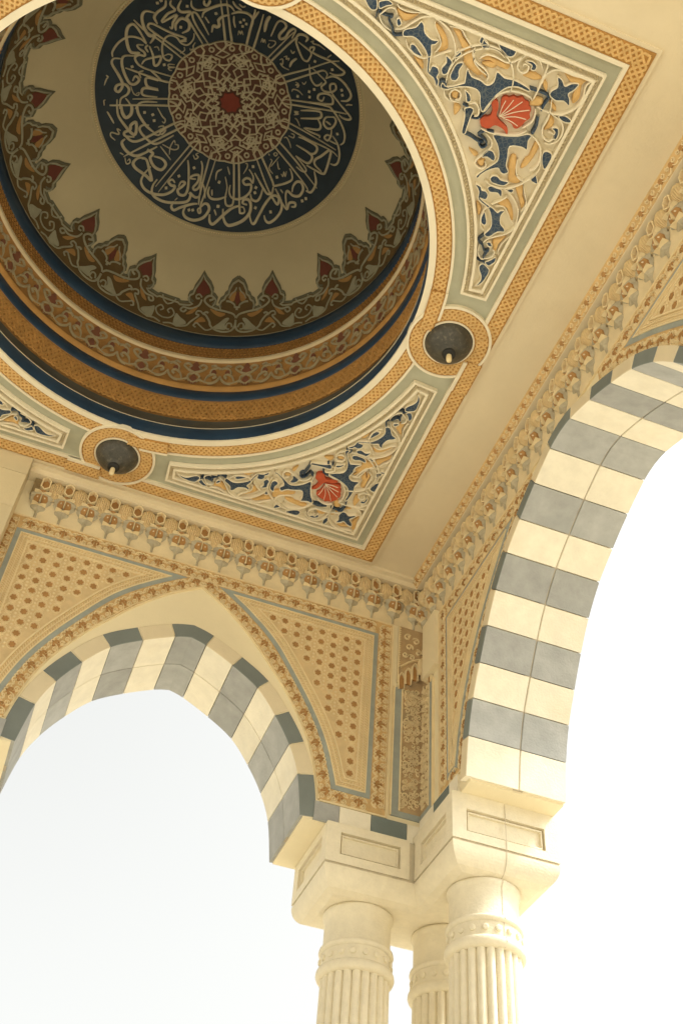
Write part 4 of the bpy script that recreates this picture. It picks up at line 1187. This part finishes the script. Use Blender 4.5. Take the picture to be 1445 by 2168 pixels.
# ================================================================== arcade walls
DEPTH = 0.30
def arcade(name, label, ax, fr, cu_, joints, proud, vt, P, first_grey):
    """cu_: centre of the arch; joints: intrados joint points of one half from the key stone to the springing (relative to the centre)."""
    wall = root(name, fr(cu_, P['zb'], 0), label, 'wall', kind='thing')
    def A(pts): return [(cu_ + a, c) for a, c in pts]
    half_in = joints
    apex = P['apex']
    # smooth curve through the joints of each half
    def half_curve():
        cur = spline([(0, apex)] + half_in, 5)
        return cur
    cur = half_curve()                                  # 5 samples per stone
    full = [(-a, c) for a, c in reversed(cur[1:])] + cur
    ext_r = offset(cur, vt)
    ext_r[0] = (0, apex + vt * P.get('keyk', 1.02))
    core = A([(-a, c) for a, c in reversed(offset(cur, .012)[1:])] + offset(cur, .012))
    core[len(core) // 2] = (cu_, apex + .012)
    u0, u1 = P['u0'], P['u1']
    zb, zt = P['zb'], 0.0
    # wall body with arched opening
    poly = [(u0, zb)] + [(core[0][0], zb)] + core + [(core[-1][0], zb)] + [(u1, zb), (u1, zt), (u0, zt)]
    b = MB(); b.plate(poly, -DEPTH, 0, fr)
    k = len(poly)
    b.add([fr(u, v, -DEPTH) for u, v in poly], [tuple(range(k))])
    part('wall_body', b, 'wall_plaster_lit', wall)
    # voussoirs: one front and one back stone for each course
    bounds = [(0, 1)] + [(i, i + 1) for i in range(1, len(half_in))]
    def stone(ins, exs, grey):
        for hb0, hb1, nm in ((-.1485, proud, 'voussoir'), (-DEPTH - .003, -.1525, 'voussoir')):
            b = MB()
            n_ = len(ins)
            e = .0016
            pts = ins + list(reversed(exs))
            pts = inset(pts, e)
            c_ = inset(pts, .0022)
            b.add([fr(u, v, hb0) for u, v in pts] + [fr(u, v, hb1 - (.002 if proud else .0016)) for u, v in pts] + [fr(u, v, hb1) for u, v in c_], 
                  [tuple(range(2 * len(pts), 3 * len(pts)))] + [(i, (i + 1) % len(pts), len(pts) + (i + 1) % len(pts), len(pts) + i) for i in range(len(pts))]
                  + [(len(pts) + i, len(pts) + (i + 1) % len(pts), 2 * len(pts) + (i + 1) % len(pts), 2 * len(pts) + i) for i in range(len(pts))] + [tuple(range(len(pts)))])
            if hb1 > -.1:
                nf_ = len(pts)
                b.m = [1] + [0] * nf_ + [1] * nf_ + [0]
                part(nm, b, ['grey_stone', 'facing_slate'] if grey else ['cream_stone', 'facing_cream'], wall)
            else:
                part(nm, b, 'grey_stone' if grey else 'cream_stone', wall)
    key_in = A([(-a, c) for a, c in reversed(cur[1:6])] + cur[:6])
    key_ex = A([(-a, c) for a, c in reversed(ext_r[1:6])] + ext_r[:6])
    stone(key_in, key_ex, first_grey)
    for i in range(1, len(half_in)):
        s0, s1 = 5 * i, 5 * (i + 1)
        grey = (i % 2 == 0) == first_grey
        ins, exs = cur[s0:s1 + 1], ext_r[s0:s1 + 1]
        stone(A(ins), A(exs), grey)
        stone(A(mirror(ins)), A(mirror(exs)), grey)
    b = MB()
    core_in = A([(-a, c) for a, c in reversed(offset(cur, .005)[1:])] + offset(cur, .005))
    core_in[len(core_in) // 2] = (cu_, apex + .008)
    b.strip(core_in, core, -.165, -.135, fr)
    part('mortar_bed', b, 'mortar', wall)
    # carved border round the arch panel
    so, st_, sbm = P['sage_u'], P['sage_t'], P['sage_b']
    bo, bt_, bbm = P['bord_u'], P['bord_t'], P['bord_b']
    co = spline(P['carve_out'], 4)                     # from apex side down to the springing, relative
    ci = spline(P['carve_in'], 4)
    nn = 36
    for s_ in (1, -1):
        def Q(pts, s_=s_): return [(cu_ + s_ * a, c) for a, c in pts]
        b = MB()
        b.strip(Q(resample(ci, nn)), Q(resample(co, nn)), -.001, .0030, fr)
        arch_b = part('carved_archivolt', b, 'carved_ground', wall)
        mid = [((a[0] + c[0]) / 2, (a[1] + c[1]) / 2) for a, c in zip(resample(ci, nn), resample(co, nn))]
        scroll_run(arch_b, ax, fr, Q(mid if s_ > 0 else list(reversed(mid))), .003)
        b = MB()
        b.ribbon(Q(resample(ci, nn)), .006, -.001, .006, fr)
        part('archivolt_fillet', b, 'carved_relief', wall)
        # vertical border and foot
        b = MB()
        b.plate(Q([(so, bbm), (bo, bbm), (bo, bt_), (so, bt_)]), -.001, .0026, fr)
        b.plate(Q([(co[-1][0] - .03, bbm), (so - .0005, bbm), (so - .0005, sbm), (co[-1][0] - .01, sbm)]), -.001, .0024, fr)
        vb = part('carved_border', b, 'carved_ground', wall)
        xm = (so + bo) / 2
        scroll_run(vb, ax, fr, Q([(xm, bbm + .02), (xm, bt_ - .01)] if s_ > 0 else [(xm, bbm + .02), (xm, bt_ - .01)]), .0026)
        scroll_run(vb, ax, fr, Q([(co[-1][0] - .01, (bbm + sbm) / 2), (so - .005, (bbm + sbm) / 2)]), .0024)
        b = MB()
        b.strip(Q([(bo, bbm - .004), (bo, bt_)]), Q([(bo + .006, bbm - .004), (bo + .006, bt_)]), -.001, .007, fr)
        b.strip(Q([(co[-1][0] - .04, bbm), (bo + .006, bbm)]), Q([(co[-1][0] - .04, bbm - .006), (bo + .006, bbm - .006)]), -.001, .0065, fr)
        part('border_fillet', b, 'carved_relief', wall)
        # spandrel: sage band, rope mouldings, rosette field
        k0 = P['span_k']
        arc = [q for q in co if q[1] <= st_ + 1e-6 and q[1] > sbm + .004]
        xa = arc[0][0] - (st_ - arc[0][1]) * 1.25
        o0 = [(xa, st_), (so, st_), (so, sbm), (co[-1][0] + .004, sbm)] + list(reversed(arc))
        # thin out points that crowd the acute corner
        oo = [o0[0]]
        for q in o0[1:]:
            if math.hypot(q[0] - oo[-1][0], q[1] - oo[-1][1]) > .012:
                oo.append(q)
        o0 = oo
        def ins_clean(d):
            """inset outline computed from straight sides and the offset arch, acute corner intersected"""
            ar = [(a[0], a[1]) for a in resample(spline([(P['carve_out'][0][0] - .0, P['carve_out'][0][1])] + P['carve_out'][1:], 8), 60)]
            oa = offset(ar, d)
            t_, r_, b_ = st_ - d, so - d, sbm + d
            pts = [q for q in oa if b_ < q[1] < t_]
            pts.sort(key=lambda q: -q[1])
            # intersection with the top line
            above = [q for q in oa if q[1] >= t_]
            if above:
                a_ = min(above, key=lambda q: q[1])
                c_2 = pts[0]
                k_ = (a_[1] - t_) / max(1e-6, a_[1] - c_2[1])
                first = (a_[0] + (c_2[0] - a_[0]) * k_, t_)
            else:
                first = (pts[0][0] - .01, t_)
            pts = [q for q in pts if q[1] < t_ - .004]
            last = (pts[-1][0] + .003, b_)
            pts = [q for q in pts if q[1] > b_ + .006]
            return first, r_, t_, b_, last, pts
        def outline(d, nres=60):
            f_, r_, t_, b_, l_, pts = ins_clean(d)
            arcp = resample([f_] + pts + [l_], 40)
            return resample([f_, (r_, t_)], 12)[:-1] + resample([(r_, t_), (r_, b_)], 16)[:-1] + resample([(r_, b_), l_], 6)[:-1] + list(reversed(arcp))[:-1]
        D0, D1, D2, D3 = outline(0), outline(.0165), outline(.0205), outline(.052)
        b = MB(); b.plate(Q(D0), -.001, .0022, fr)
        sp = part('spandrel_panel', b, 'panel_ground', wall)
        b = MB(); b.strip(Q(D0), Q(D1), 0, .0042, fr, closed=True)
        part('sage_band', b, 'blue_grey', sp)
        b = MB()
        b.strip(Q(D1), Q(D2), 0, .0075, fr, closed=True)
        b.strip(Q(outline(.0325)), Q(outline(.0355)), 0, .0070, fr, closed=True)
        b.strip(Q(outline(.047)), Q(D3), 0, .0075, fr, closed=True)
        part('panel_fillet', b, 'carved_relief', sp)
        b = MB()
        rope(b, Q(outline(.0265)), .010, .0105, fr, .0022, .0055)
        rope(b, Q(outline(.0412)), .009, .0105, fr, .0022, .0055)
        part('rope_moulding', b, 'carved_relief', sp, kind='stuff')
        D4 = outline(.064)
        tr = MB()
        sx, sz = .0457, .0457
        x = so - .073
        while x > 0:
            z = st_ - .068
            while z > sbm:
                if inside((x, z), D4):
                    inst('rosette', ME_ROS, sp, place(ax, fr, *Q([(x + RNG.uniform(-.0012, .0012), z + RNG.uniform(-.0012, .0012))])[0], .0022 - RNG.uniform(0, .0012), RNG.uniform(0, 6.28)))
                    c_ = Q([(x, z)])[0]
                    tr.ribbon([(c_[0] + .0160 * math.cos(t + .4), c_[1] + .0168 * math.sin(t + .4)) for t in [2 * math.pi * i / 12 for i in range(12)]], .0022, .002, .0046, fr, closed=True)
                    for d0, d1 in ((1, 1), (1, -1)):
                        q0, q1 = Q([(x + d0 * .0115, z + .0228 + d1 * .0052), (x - d0 * .0115, z + .0228 - d1 * .0052)])
                        tr.ribbon([q0, q1], .0024, .002, .0046, fr)
                    for dx, dz in ((.0228, 0), (.0228, .0155), (.0228, -.0155), (0, .0228)):
                        q_ = Q([(x + dx, z + dz)])[0]
                        tr.dome_plate(circle(q_[0], q_[1], .0042, 6), .002, .0055, fr, .4)
                z -= sz
            x -= sx
        if tr.v:
            part('tracery', tr, 'carved_relief', sp, kind='stuff')
    b = MB()
    gap = P.get('top_gap', 0.0)
    runs = [(-so, so)] if not gap else [(-so, -gap), (gap, so)]
    for r0, r1 in runs:
        b = MB()
        b.plate([(cu_ + r0, st_ + .0005), (cu_ + r1, st_ + .0005), (cu_ + r1, bt_), (cu_ + r0, bt_)], -.001, .0025, fr)
        tb = part('carved_border', b, 'carved_ground', wall)
        scroll_run(tb, ax, fr, [(cu_ + r0 + .01, (st_ + bt_) / 2), (cu_ + r1 - .01, (st_ + bt_) / 2)], .0025)
    b = MB()
    b.strip([(cu_ - bo, bt_), (cu_ + bo, bt_)], [(cu_ - bo, bt_ + .005), (cu_ + bo, bt_ + .005)], -.001, .0065, fr)
    part('border_fillet', b, 'carved_relief', wall)
    # muqarnas frieze
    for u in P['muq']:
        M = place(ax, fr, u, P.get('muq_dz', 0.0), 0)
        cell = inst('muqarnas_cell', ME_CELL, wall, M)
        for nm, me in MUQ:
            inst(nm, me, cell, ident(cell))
    return wall

north_j = [(.052, -.545), (.151, -.596), (.245, -.659), (.316, -.746), (.374, -.841), (.412, -.940), (.434, -1.083)]
P_N = dict(apex=-.529, u0=-.30, u1=XW, zb=-1.086, sage_u=.657, sage_t=-.272, sage_b=-.963, bord_u=.709, bord_t=-.215, bord_b=-1.011, span_k=1,
           carve_out=[(.0, -.236), (.061, -.274), (.169, -.353), (.269, -.447), (.355, -.569), (.432, -.696), (.484, -.809), (.522, -.940), (.533, -1.0)],
           carve_in=[(0, -.298), (.101, -.365), (.197, -.455), (.273, -.545), (.341, -.634), (.408, -.745), (.453, -.85), (.480, -.963), (.488, -1.011)],
           muq=[1.2065 - .083 * i for i in range(18)], muq_dz=.006)
wall_n = arcade('arcade_wall', 'carved wall over the left striped arch, with blank plaster round the arch', 'north', F_north, .413, north_j, .004, .057, P_N, True)
east_j = [(.061, -.293), (.171, -.337), (.277, -.392), (.373, -.452), (.459, -.534), (.527, -.626), (.588, -.726), (.642, -.824), (.680, -.936), (.704, -1.062)]
P_E = dict(apex=-.284, u0=-1.085, u1=1.385, zb=-1.066, sage_u=.872, sage_t=-.303, sage_b=-.972, bord_u=.925, bord_t=-.238, bord_b=-.996, span_k=1,
           carve_out=[(.265, -.240), (.340, -.298), (.395, -.344), (.468, -.409), (.578, -.522), (.655, -.62), (.72, -.735), (.77, -.86), (.80, -.985)],
           carve_in=[(.235, -.290), (.305, -.346), (.357, -.391), (.425, -.452), (.532, -.562), (.606, -.655), (.668, -.764), (.716, -.876), (.740, -.996)],
           muq=[1.0605 - .083 * i for i in range(25)], muq_dz=-.012, top_gap=.21)
wall_e = arcade('arcade_wall', 'carved wall over the tall right striped arch, nearest the right edge', 'east', F_east, 0.0, east_j, .020, .046, P_E, True)

# cornices above the muqarnas
b = MB()
b.box((-.272, 1.040, -.036), (1.2003, 1.0845, .002))
b.box((-.272, 1.022, -.012), (1.18, 1.0398, .002))
part('cornice', b, 'plaster', wall_n)
b = MB()
y0, y1 = -1.085, 1.0398
b.add([(1.178, y0, .001), (1.200, y0, -.035), (1.244, y0, -.035), (1.244, y0, .001), (1.178, y1, .001), (1.200, y1, -.035), (1.244, y1, -.035), (1.244, y1, .001)],
      [(0, 1, 5, 4), (1, 2, 6, 5), (0, 3, 2, 1), (4, 5, 6, 7)])
part('cornice', b, 'plaster', wall_e)
b = MB()
sl = math.hypot(.022, .036)
def F_slope(u, v, h): return (1.189 + v * .022 / sl - h * .036 / sl, u, -.017 - v * .036 / sl - h * .022 / sl)
b.plate([(y0, -.019), (y1, -.019), (y1, .019), (y0, .019)], -.002, .001, F_slope)
cs = part('carved_strip', b, 'carved_ground', wall_e)
ms, mb2 = MB(), MB()
for i in range(int((y1 - y0) / .052)):
    u = y1 - .03 - .052 * i
    for s_ in (-1, 1):
        ms.ribbon([(u + s_ * a, c * .8) for a, c in spiral(.013, -.004, .009, .002, -1.2, 1.2, 10)], .0036, .001, .005, F_slope)
        ms.ribbon(spline([(u + s_ * .024, .013), (u + s_ * .014, .015), (u + s_ * .005, .006), (u, -.002)], 3), .0036, .001, .005, F_slope)
    mb2.dome_plate(circle(u, .0, .009, 9), .001, .006, F_slope, .4)
part('carved_scroll', ms, 'carved_relief', cs, kind='stuff')
part('carved_bud', mb2, 'carved_blob', cs, kind='stuff')

# carved strips in the inner corner
def corner_strip(wall, ax, fr, c0, sg):
    """c0: corner coordinate along the wall; sg: direction away from the corner"""
    def Q(pts): return [(c0 + sg * a, z) for a, z in pts]
    def rect(a0, a1, z0, z1): return Q([(a0, z0), (a1, z0), (a1, z1), (a0, z1)])
    b = MB(); b.plate(rect(.080, .104, -1.0, -.492), -.001, .006, fr)
    b.plate(rect(.006, .080, -1.0, -.980), -.001, .0055, fr)
    part('grey_strip', b, 'blue_grey', wall)
    b = MB(); b.plate(rect(.002, .0795, -.9795, -.47), -.001, .004, fr)
    cp = part('carved_corner', b, 'corner_ground', wall)
    b = MB(); b.strip(Q([(.0795, -.98), (.0795, -.49)]), Q([(.0745, -.98), (.0745, -.49)]), 0, .009, fr)
    b.strip(Q([(.104, -1.0), (.104, -.49)]), Q([(.109, -1.0), (.109, -.49)]), 0, .009, fr)
    part('border_fillet', b, 'carved_relief', wall)
    tr, fl = MB(), MB()
    for k in range(4):
        z0 = -.965 + .122 * k
        for _ in range(44):
            a, z, r = RNG.uniform(.012, .068), RNG.uniform(0, .120), RNG.uniform(.005, .009)
            tr.ribbon(Q(spiral(a, z0 + z, r, .0015, RNG.uniform(0, 6.3), RNG.choice((-1, 1)) * RNG.uniform(.6, 1.1), 8)), .0026, .003, .0075, fr)
        for (a, z, r, t, d) in ((.058, .018, .012, .3, 1), (.036, .026, .011, 2.4, -1), (.060, .045, .013, 4.0, -1), (.040, .052, .010, 1.0, 1), (.018, .030, .010, 3.0, 1), (.058, .075, .012, 5.0, 1), (.018, .060, .011, .5, -1), (.062, .098, .010, 2.0, 1), (.022, .105, .010, 1.2, -1)):
            tr.ribbon(Q([(q[0], q[1]) for q in spiral(a, z0 + z, r, .0025, t, 1.15 * d, 12)]), .0036, .003, .010, fr)
        for i in range(9):
            t = math.pi * (.05 + .9 * i / 8)
            fl.ribbon(Q([(.036, z0 + .082), (.036 + .012 * math.cos(t), z0 + .082 + .012 * math.sin(t)), (.036 + .022 * math.cos(t), z0 + .078 + .022 * math.sin(t))]), .0030, .003, .010, fr)
    part('carved_scroll', tr, 'carved_relief', cp, kind='stuff')
    part('carved_palmette', fl, 'carved_relief', cp, kind='stuff')
    # upper field with a pointed hood of tongues
    b = MB(); b.plate(rect(.002, .098, -.47, -.205), -.001, .003, fr)
    up = part('carved_corner', b, 'corner_ground', wall)
    b = MB()
    for (a, z, r, t, d) in ((.030, -.26, .016, .3, 1), (.062, -.25, .015, 2.4, -1), (.055, -.295, .016, 4.0, -1), (.020, -.31, .014, 1.0, 1), (.070, -.335, .012, 3.0, 1), (.045, -.34, .012, .5, 1)):
        b.ribbon(Q(spiral(a, z, r, .003, t, 1.3 * d, 14)), .0045, .002, .009, fr)
    b.ribbon(Q([(.090, -.40), (.060, -.370), (.040, -.355), (.002, -.335)]), .008, .002, .012, fr)
    for i in range(18):
        b.dome_plate(circle(c0 + sg * .091, -.215 - .0105 * i, .0034, 6), .002, .007, fr, .4)
    b.strip(Q([(.098, -.47), (.098, -.205)]), Q([(.094, -.47), (.094, -.205)]), .001, .009, fr)
    part('carved_scroll', b, 'carved_relief', up, kind='stuff')
    b = MB(); b2 = MB()
    for i, (a, z) in enumerate(((.010, -.345), (.034, -.372), (.058, -.398), (.082, -.425))):
        tg = [(a - .010, z - .075), (a - .010, z - .02), (a, z), (a + .010, z - .02), (a + .010, z - .075)]
        b.ribbon(Q(spline(tg, 4)), .0055, .002, .020 - .003 * i, fr)
        b2.plate(Q([(a - .008, z - .07), (a + .008, z - .07), (a + .008, z - .025), (a, z - .008), (a - .008, z - .025)]), .001, .009, fr)
    part('hood_tongue', b, 'carved_relief', up)
    part('hood_recess', b2, 'carved_blob', up)
corner_strip(wall_n, 'north', F_north, XW, -1)
corner_strip(wall_e, 'east', F_east, YW, -1)

# impost courses below the carved panels
def impost(wall, fr, a0, a1, blocks, zb, zt):
    for (u0, u1, m) in blocks:
        b = MB()
        pts = inset([(u0, zb), (u1, zb), (u1, zt), (u0, zt)], .0008)
        b.plate(pts, -.001, .008, fr)
        part('impost_block', b, m, wall)
impost(wall_n, F_north, 0, 0, [(.890, .972, 'grey_stone'), (.972, 1.076, 'cream_stone'), (1.076, 1.196, 'slate_stone'), (1.196, 1.2445, 'cream_stone'),
                               (-.146, -.064, 'grey_stone'), (-.25, -.146, 'cream_stone')], -1.085, -1.020)
impost(wall_e, F_east, 0, 0, [(.786, .848, 'cream_stone'), (.848, .966, 'slate_stone'), (.966, 1.0765, 'cream_stone')], -1.048, -1.0005)
b = MB(); b.plate([(.786, -1.0985), (1.0768, -1.0985), (1.0768, -1.0488), (.786, -1.0488)], -.001, .0085, F_east)
part('impost_block', b, 'cream_stone', wall_e)
b = MB(); b.plate([(.930, -.470), (1.036, -.470), (1.036, -.222), (.930, -.222)], -.001, .022, F_east)
part('corner_block', b, 'wall_plaster_lit', wall_e)

# ================================================================== corner pier capital
pier = root('pier_capital', (1.38, 1.2, -1.29), 'L-shaped cream stone capital with recessed panels above the three columns', 'capital')
Lp = [(.932, 1.06), (1.216, 1.06), (1.216, .78), (1.556, .78), (1.556, 1.373), (.932, 1.373)]
core_p = inset(Lp, .015)
def vplate(mb, pts, z0, z1):
    n_ = len(pts)
    mb.add([(x, y, z0) for x, y in pts] + [(x, y, z1) for x, y in pts], [tuple(range(n_)), tuple(range(n_, 2 * n_))] + [(i, (i + 1) % n_, n_ + (i + 1) % n_, n_ + i) for i in range(n_)])
b = MB(); vplate(b, core_p, -1.219, -1.0875)
part('dado', b, 'column_stone', pier)
Z0, Z1 = -1.218, -1.0990
def F_face(p0, p1, nrm):
    L_ = math.hypot(p1[0] - p0[0], p1[1] - p0[1])
    d_ = ((p1[0] - p0[0]) / L_, (p1[1] - p0[1]) / L_)
    return L_, (lambda u, v, h: (p0[0] + d_[0] * u + nrm[0] * h, p0[1] + d_[1] * u + nrm[1] * h, v))
for p0, p1, nrm in (((.932, 1.06), (1.216, 1.06), (0, -1)), ((.932, 1.373), (.932, 1.06), (-1, 0)), ((1.216, 1.06), (1.216, .78), (-1, 0)), ((1.216, .78), (1.556, .78), (0, -1))):
    L_, Ff = F_face(p0, p1, nrm)
    e0 = 0.0095 if p1 == (1.216, 1.06) or p0 == (1.216, 1.06) else 0.0
    a0_, a1_ = 0.0, L_
    if p1 == (1.216, 1.06): a1_ = L_ - .0157
    if p1 == (.932, 1.06) or p1 == (1.216, .78): a1_ = L_ - .0157
    o_ = [(a0_, Z0), (a1_, Z0), (a1_, Z1 + .011), (a0_, Z1 + .011)]
    i_ = [(.045, Z0 + .028), (L_ - .045, Z0 + .028), (L_ - .045, Z1 - .018), (.045, Z1 - .018)]
    b = MB(); b.strip(o_, i_, -.0155, 0, Ff, closed=True)
    b.strip(inset(i_, .006), inset(i_, .010), -.0155, -.006, Ff, closed=True)
    part('panel_frame', b, 'column_stone', pier)
b = MB(); vplate(b, [(1.2163, .7804), (1.5556, .7804), (1.5556, 1.3726), (1.2163, 1.3726)], -1.0876, -1.0664)
part('impost_slab', b, 'column_stone', pier)
b = MB(); vplate(b, inset(Lp, .004), -1.2255, -1.2195)
part('fillet', b, 'open_joint', pier)
b = MB()
lev = []
for i in range(9):
    t = i / 8
    lev.append((inset(Lp, .001 + .050 * (1 - math.sqrt(max(0, 1 - t * t)))), -1.2258 - .066 * t))
n_ = 6
vs_ = [(x, y, z) for pts, z in lev for x, y in pts]
b.add(vs_, [(j * 6 + i, j * 6 + (i + 1) % 6, j * 6 + 6 + (i + 1) % 6, j * 6 + 6 + i) for j in range(8) for i in range(6)] + [tuple(range(48, 54)), tuple(range(6))])
part('cushion', b, 'column_stone', pier)
# thin open joint between the two blocks of each arm
b = MB()
jp = [(.7788, -1.07), (.7788, -1.219)] + [(min(y for x, y in pts) - .0012, z) for pts, z in lev]
vs_ = []
for y, z in jp:
    vs_ += [(1.3825, y, z), (1.3852, y, z)]
b.add(vs_, [(2 * i, 2 * i + 1, 2 * i + 3, 2 * i + 2) for i in range(len(jp) - 1)])
part('joint', b, 'open_joint', pier)

# ================================================================== columns
ZG = -3.552
def column_meshes():
    sh, rg, nk, bd = MB(), MB(), MB(), MB()
    nf = 22
    def flute(r, z, t): return r - .0105 + .0110 * abs(math.sin(nf * t / 2)) ** .65
    sh.revolve([(.100, -1.492), (.1005, -1.60), (.104, -2.3), (.106, -3.40)], nf * 8, rf=flute)
    nk.revolve([(.096, -1.2915), (.1055, -1.294), (.1065, -1.302), (.1015, -1.310), (.0995, -1.316), (.0995, -1.398), (.102, -1.402)], 64)
    rg.revolve([(.102, -1.402), (.109, -1.405), (.1105, -1.412), (.108, -1.418), (.103, -1.421)], 64)
    rg.revolve([(.1025, -1.421), (.1025, -1.462)], 64)
    rg.revolve([(.1025, -1.462), (.110, -1.465), (.1135, -1.472), (.1145, -1.480), (.111, -1.489), (.103, -1.494), (.095, -1.495)], 64)
    bs_ = MB()
    bs_.revolve([(.106, -3.40), (.125, -3.41), (.13, -3.43), (.122, -3.45), (.14, -3.47), (.145, -3.50), (.14, -3.51)], 48)
    bs_.box((-.155, -.155, -3.51), (.155, .155, ZG))
    bd.dome_plate(circle(0, 0, .0095, 14), 0, .007, F_loc, .35)
    return sh.mesh('shaft', 'column_stone', (0, 0, ZG)), nk.mesh('neck', 'column_stone', (0, 0, ZG), True), rg.mesh('collar', 'column_stone', (0, 0, ZG), True), bs_.mesh('base', 'column_stone', (0, 0, ZG)), bd.mesh('bead', 'column_stone')
c_sh, c_nk, c_rg, c_bs, c_bd = column_meshes()
for (x, y, lab) in ((1.10, 1.216, 'fluted cream stone column under the left arch, leftmost of three'), (1.374, .92, 'fluted cream stone column in front on the right, under the tall arch'), (1.388, 1.216, 'fluted cream stone column half hidden behind the other two')):
    c = root('column', (x, y, ZG), lab, 'column', 'columns of the corner pier')
    base_M = (IDENT, (x, y, ZG))
    inst('shaft', c_sh, c, base_M)
    inst('neck', c_nk, c, base_M)
    cl = inst('collar', c_rg, c, base_M)
    inst('base', c_bs, c, base_M)
    if x > 1.2:
        b = MB()
        t0 = math.radians(-84.5 if y < 1 else -106)
        vs_ = []
        for r_, z_ in [(.1072, -1.296), (.1075, -1.303), (.1023, -1.311), (.1003, -1.318), (.1003, -1.397), (.1100, -1.405), (.1113, -1.412), (.1036, -1.421), (.1034, -1.462), (.1122, -1.466), (.1153, -1.480), (.1040, -1.494)]:
            for d_ in (-.012, .012):
                vs_.append((x + r_ * math.cos(t0 + d_), y + r_ * math.sin(t0 + d_), z_))
        b.add(vs_, [(2 * i, 2 * i + 1, 2 * i + 3, 2 * i + 2) for i in range(11)])
        part('joint', b, 'open_joint', c)
    for i in range(18):
        t = 2 * math.pi * i / 18 + .1
        inst('bead', c_bd, cl, (rotz(t + math.pi / 2), (x + .1022 * math.cos(t), y + .1022 * math.sin(t), -1.4415)))

# ================================================================== plain pier beside the left bay, and its support
b = MB()
px = root('plain_pier', (-.5, 1.2, ZG), 'plain cream stone pier beside the stalactite frieze at the left edge', 'pier')
courses = [(-.002, -.095), (-.097, -.26), (-.262, -.43), (-.432, -.60), (-.602, -.77), (-.772, -.94), (-.942, -1.11)]
for z1, z0 in courses:
    b = MB()
    b.box((-.80, 1.0035, z0), (-.2735, 1.385, z1))
    part('stone_course', b, 'pier_stone', px)
b = MB(); b.box((-.80, 1.006, ZG), (-.40, 1.384, -1.112))
part('pier_shaft', b, 'column_stone', px)
b = MB(); b.box((-.79, 1.007, -1.112), (-.2765, 1.383, -.001))
part('pier_core', b, 'mortar', px)
rp = root('support_pier', (1.39, -1.0, ZG), 'plain stone pier carrying the far end of the right arch', 'pier')
b = MB(); b.box((1.22, -1.35, ZG), (1.555, -.79, -1.068))
part('pier_shaft', b, 'column_stone', rp)
b = MB(); b.box((1.2455, -1.35, -1.067), (1.545, -1.0852, -.0015))
part('pier_head', b, 'column_stone', rp)

# ================================================================== hanging lamps in the two rings
def lamp_meshes():
    bl, so_, gl = MB(), MB(), MB()
    bl.revolve([(.0735, -.004), (.0742, -.012), (.072, -.024), (.065, -.038), (.053, -.050), (.038, -.060), (.026, -.067), (.021, -.074)], 48)
    bl.revolve([(.0735, -.004), (.0735, -.020)], 48)
    so_.revolve([(.021, -.072), (.022, -.078), (.019, -.084), (.012, -.086), (.001, -.086)], 24)
    gl.revolve([(.008, -.085), (.0088, -.092), (.0088, -.108), (.007, -.114), (.001, -.116)], 16)
    return bl.mesh('bell_shade', 'lamp_metal', (0, 0, 0), True), so_.mesh('socket', 'socket', (0, 0, 0), True), gl.mesh('bulb', 'bulb_glass', (0, 0, 0), True)
l_b, l_s, l_g = lamp_meshes()
for (x, y, lab) in ((.867, 0, 'dark metal bell lamp on the right of the dome opening'), (0, .867, 'dark metal bell lamp below the dome opening, above the stalactite frieze')):
    lp = root('ceiling_lamp', (x, y, 0), lab, 'lamp', 'bell lamps set in the painted ceiling')
    M = (IDENT, (x, y, 0))
    inst('bell_shade', l_b, lp, M)
    inst('socket', l_s, lp, M)
    inst('bulb', l_g, lp, M)
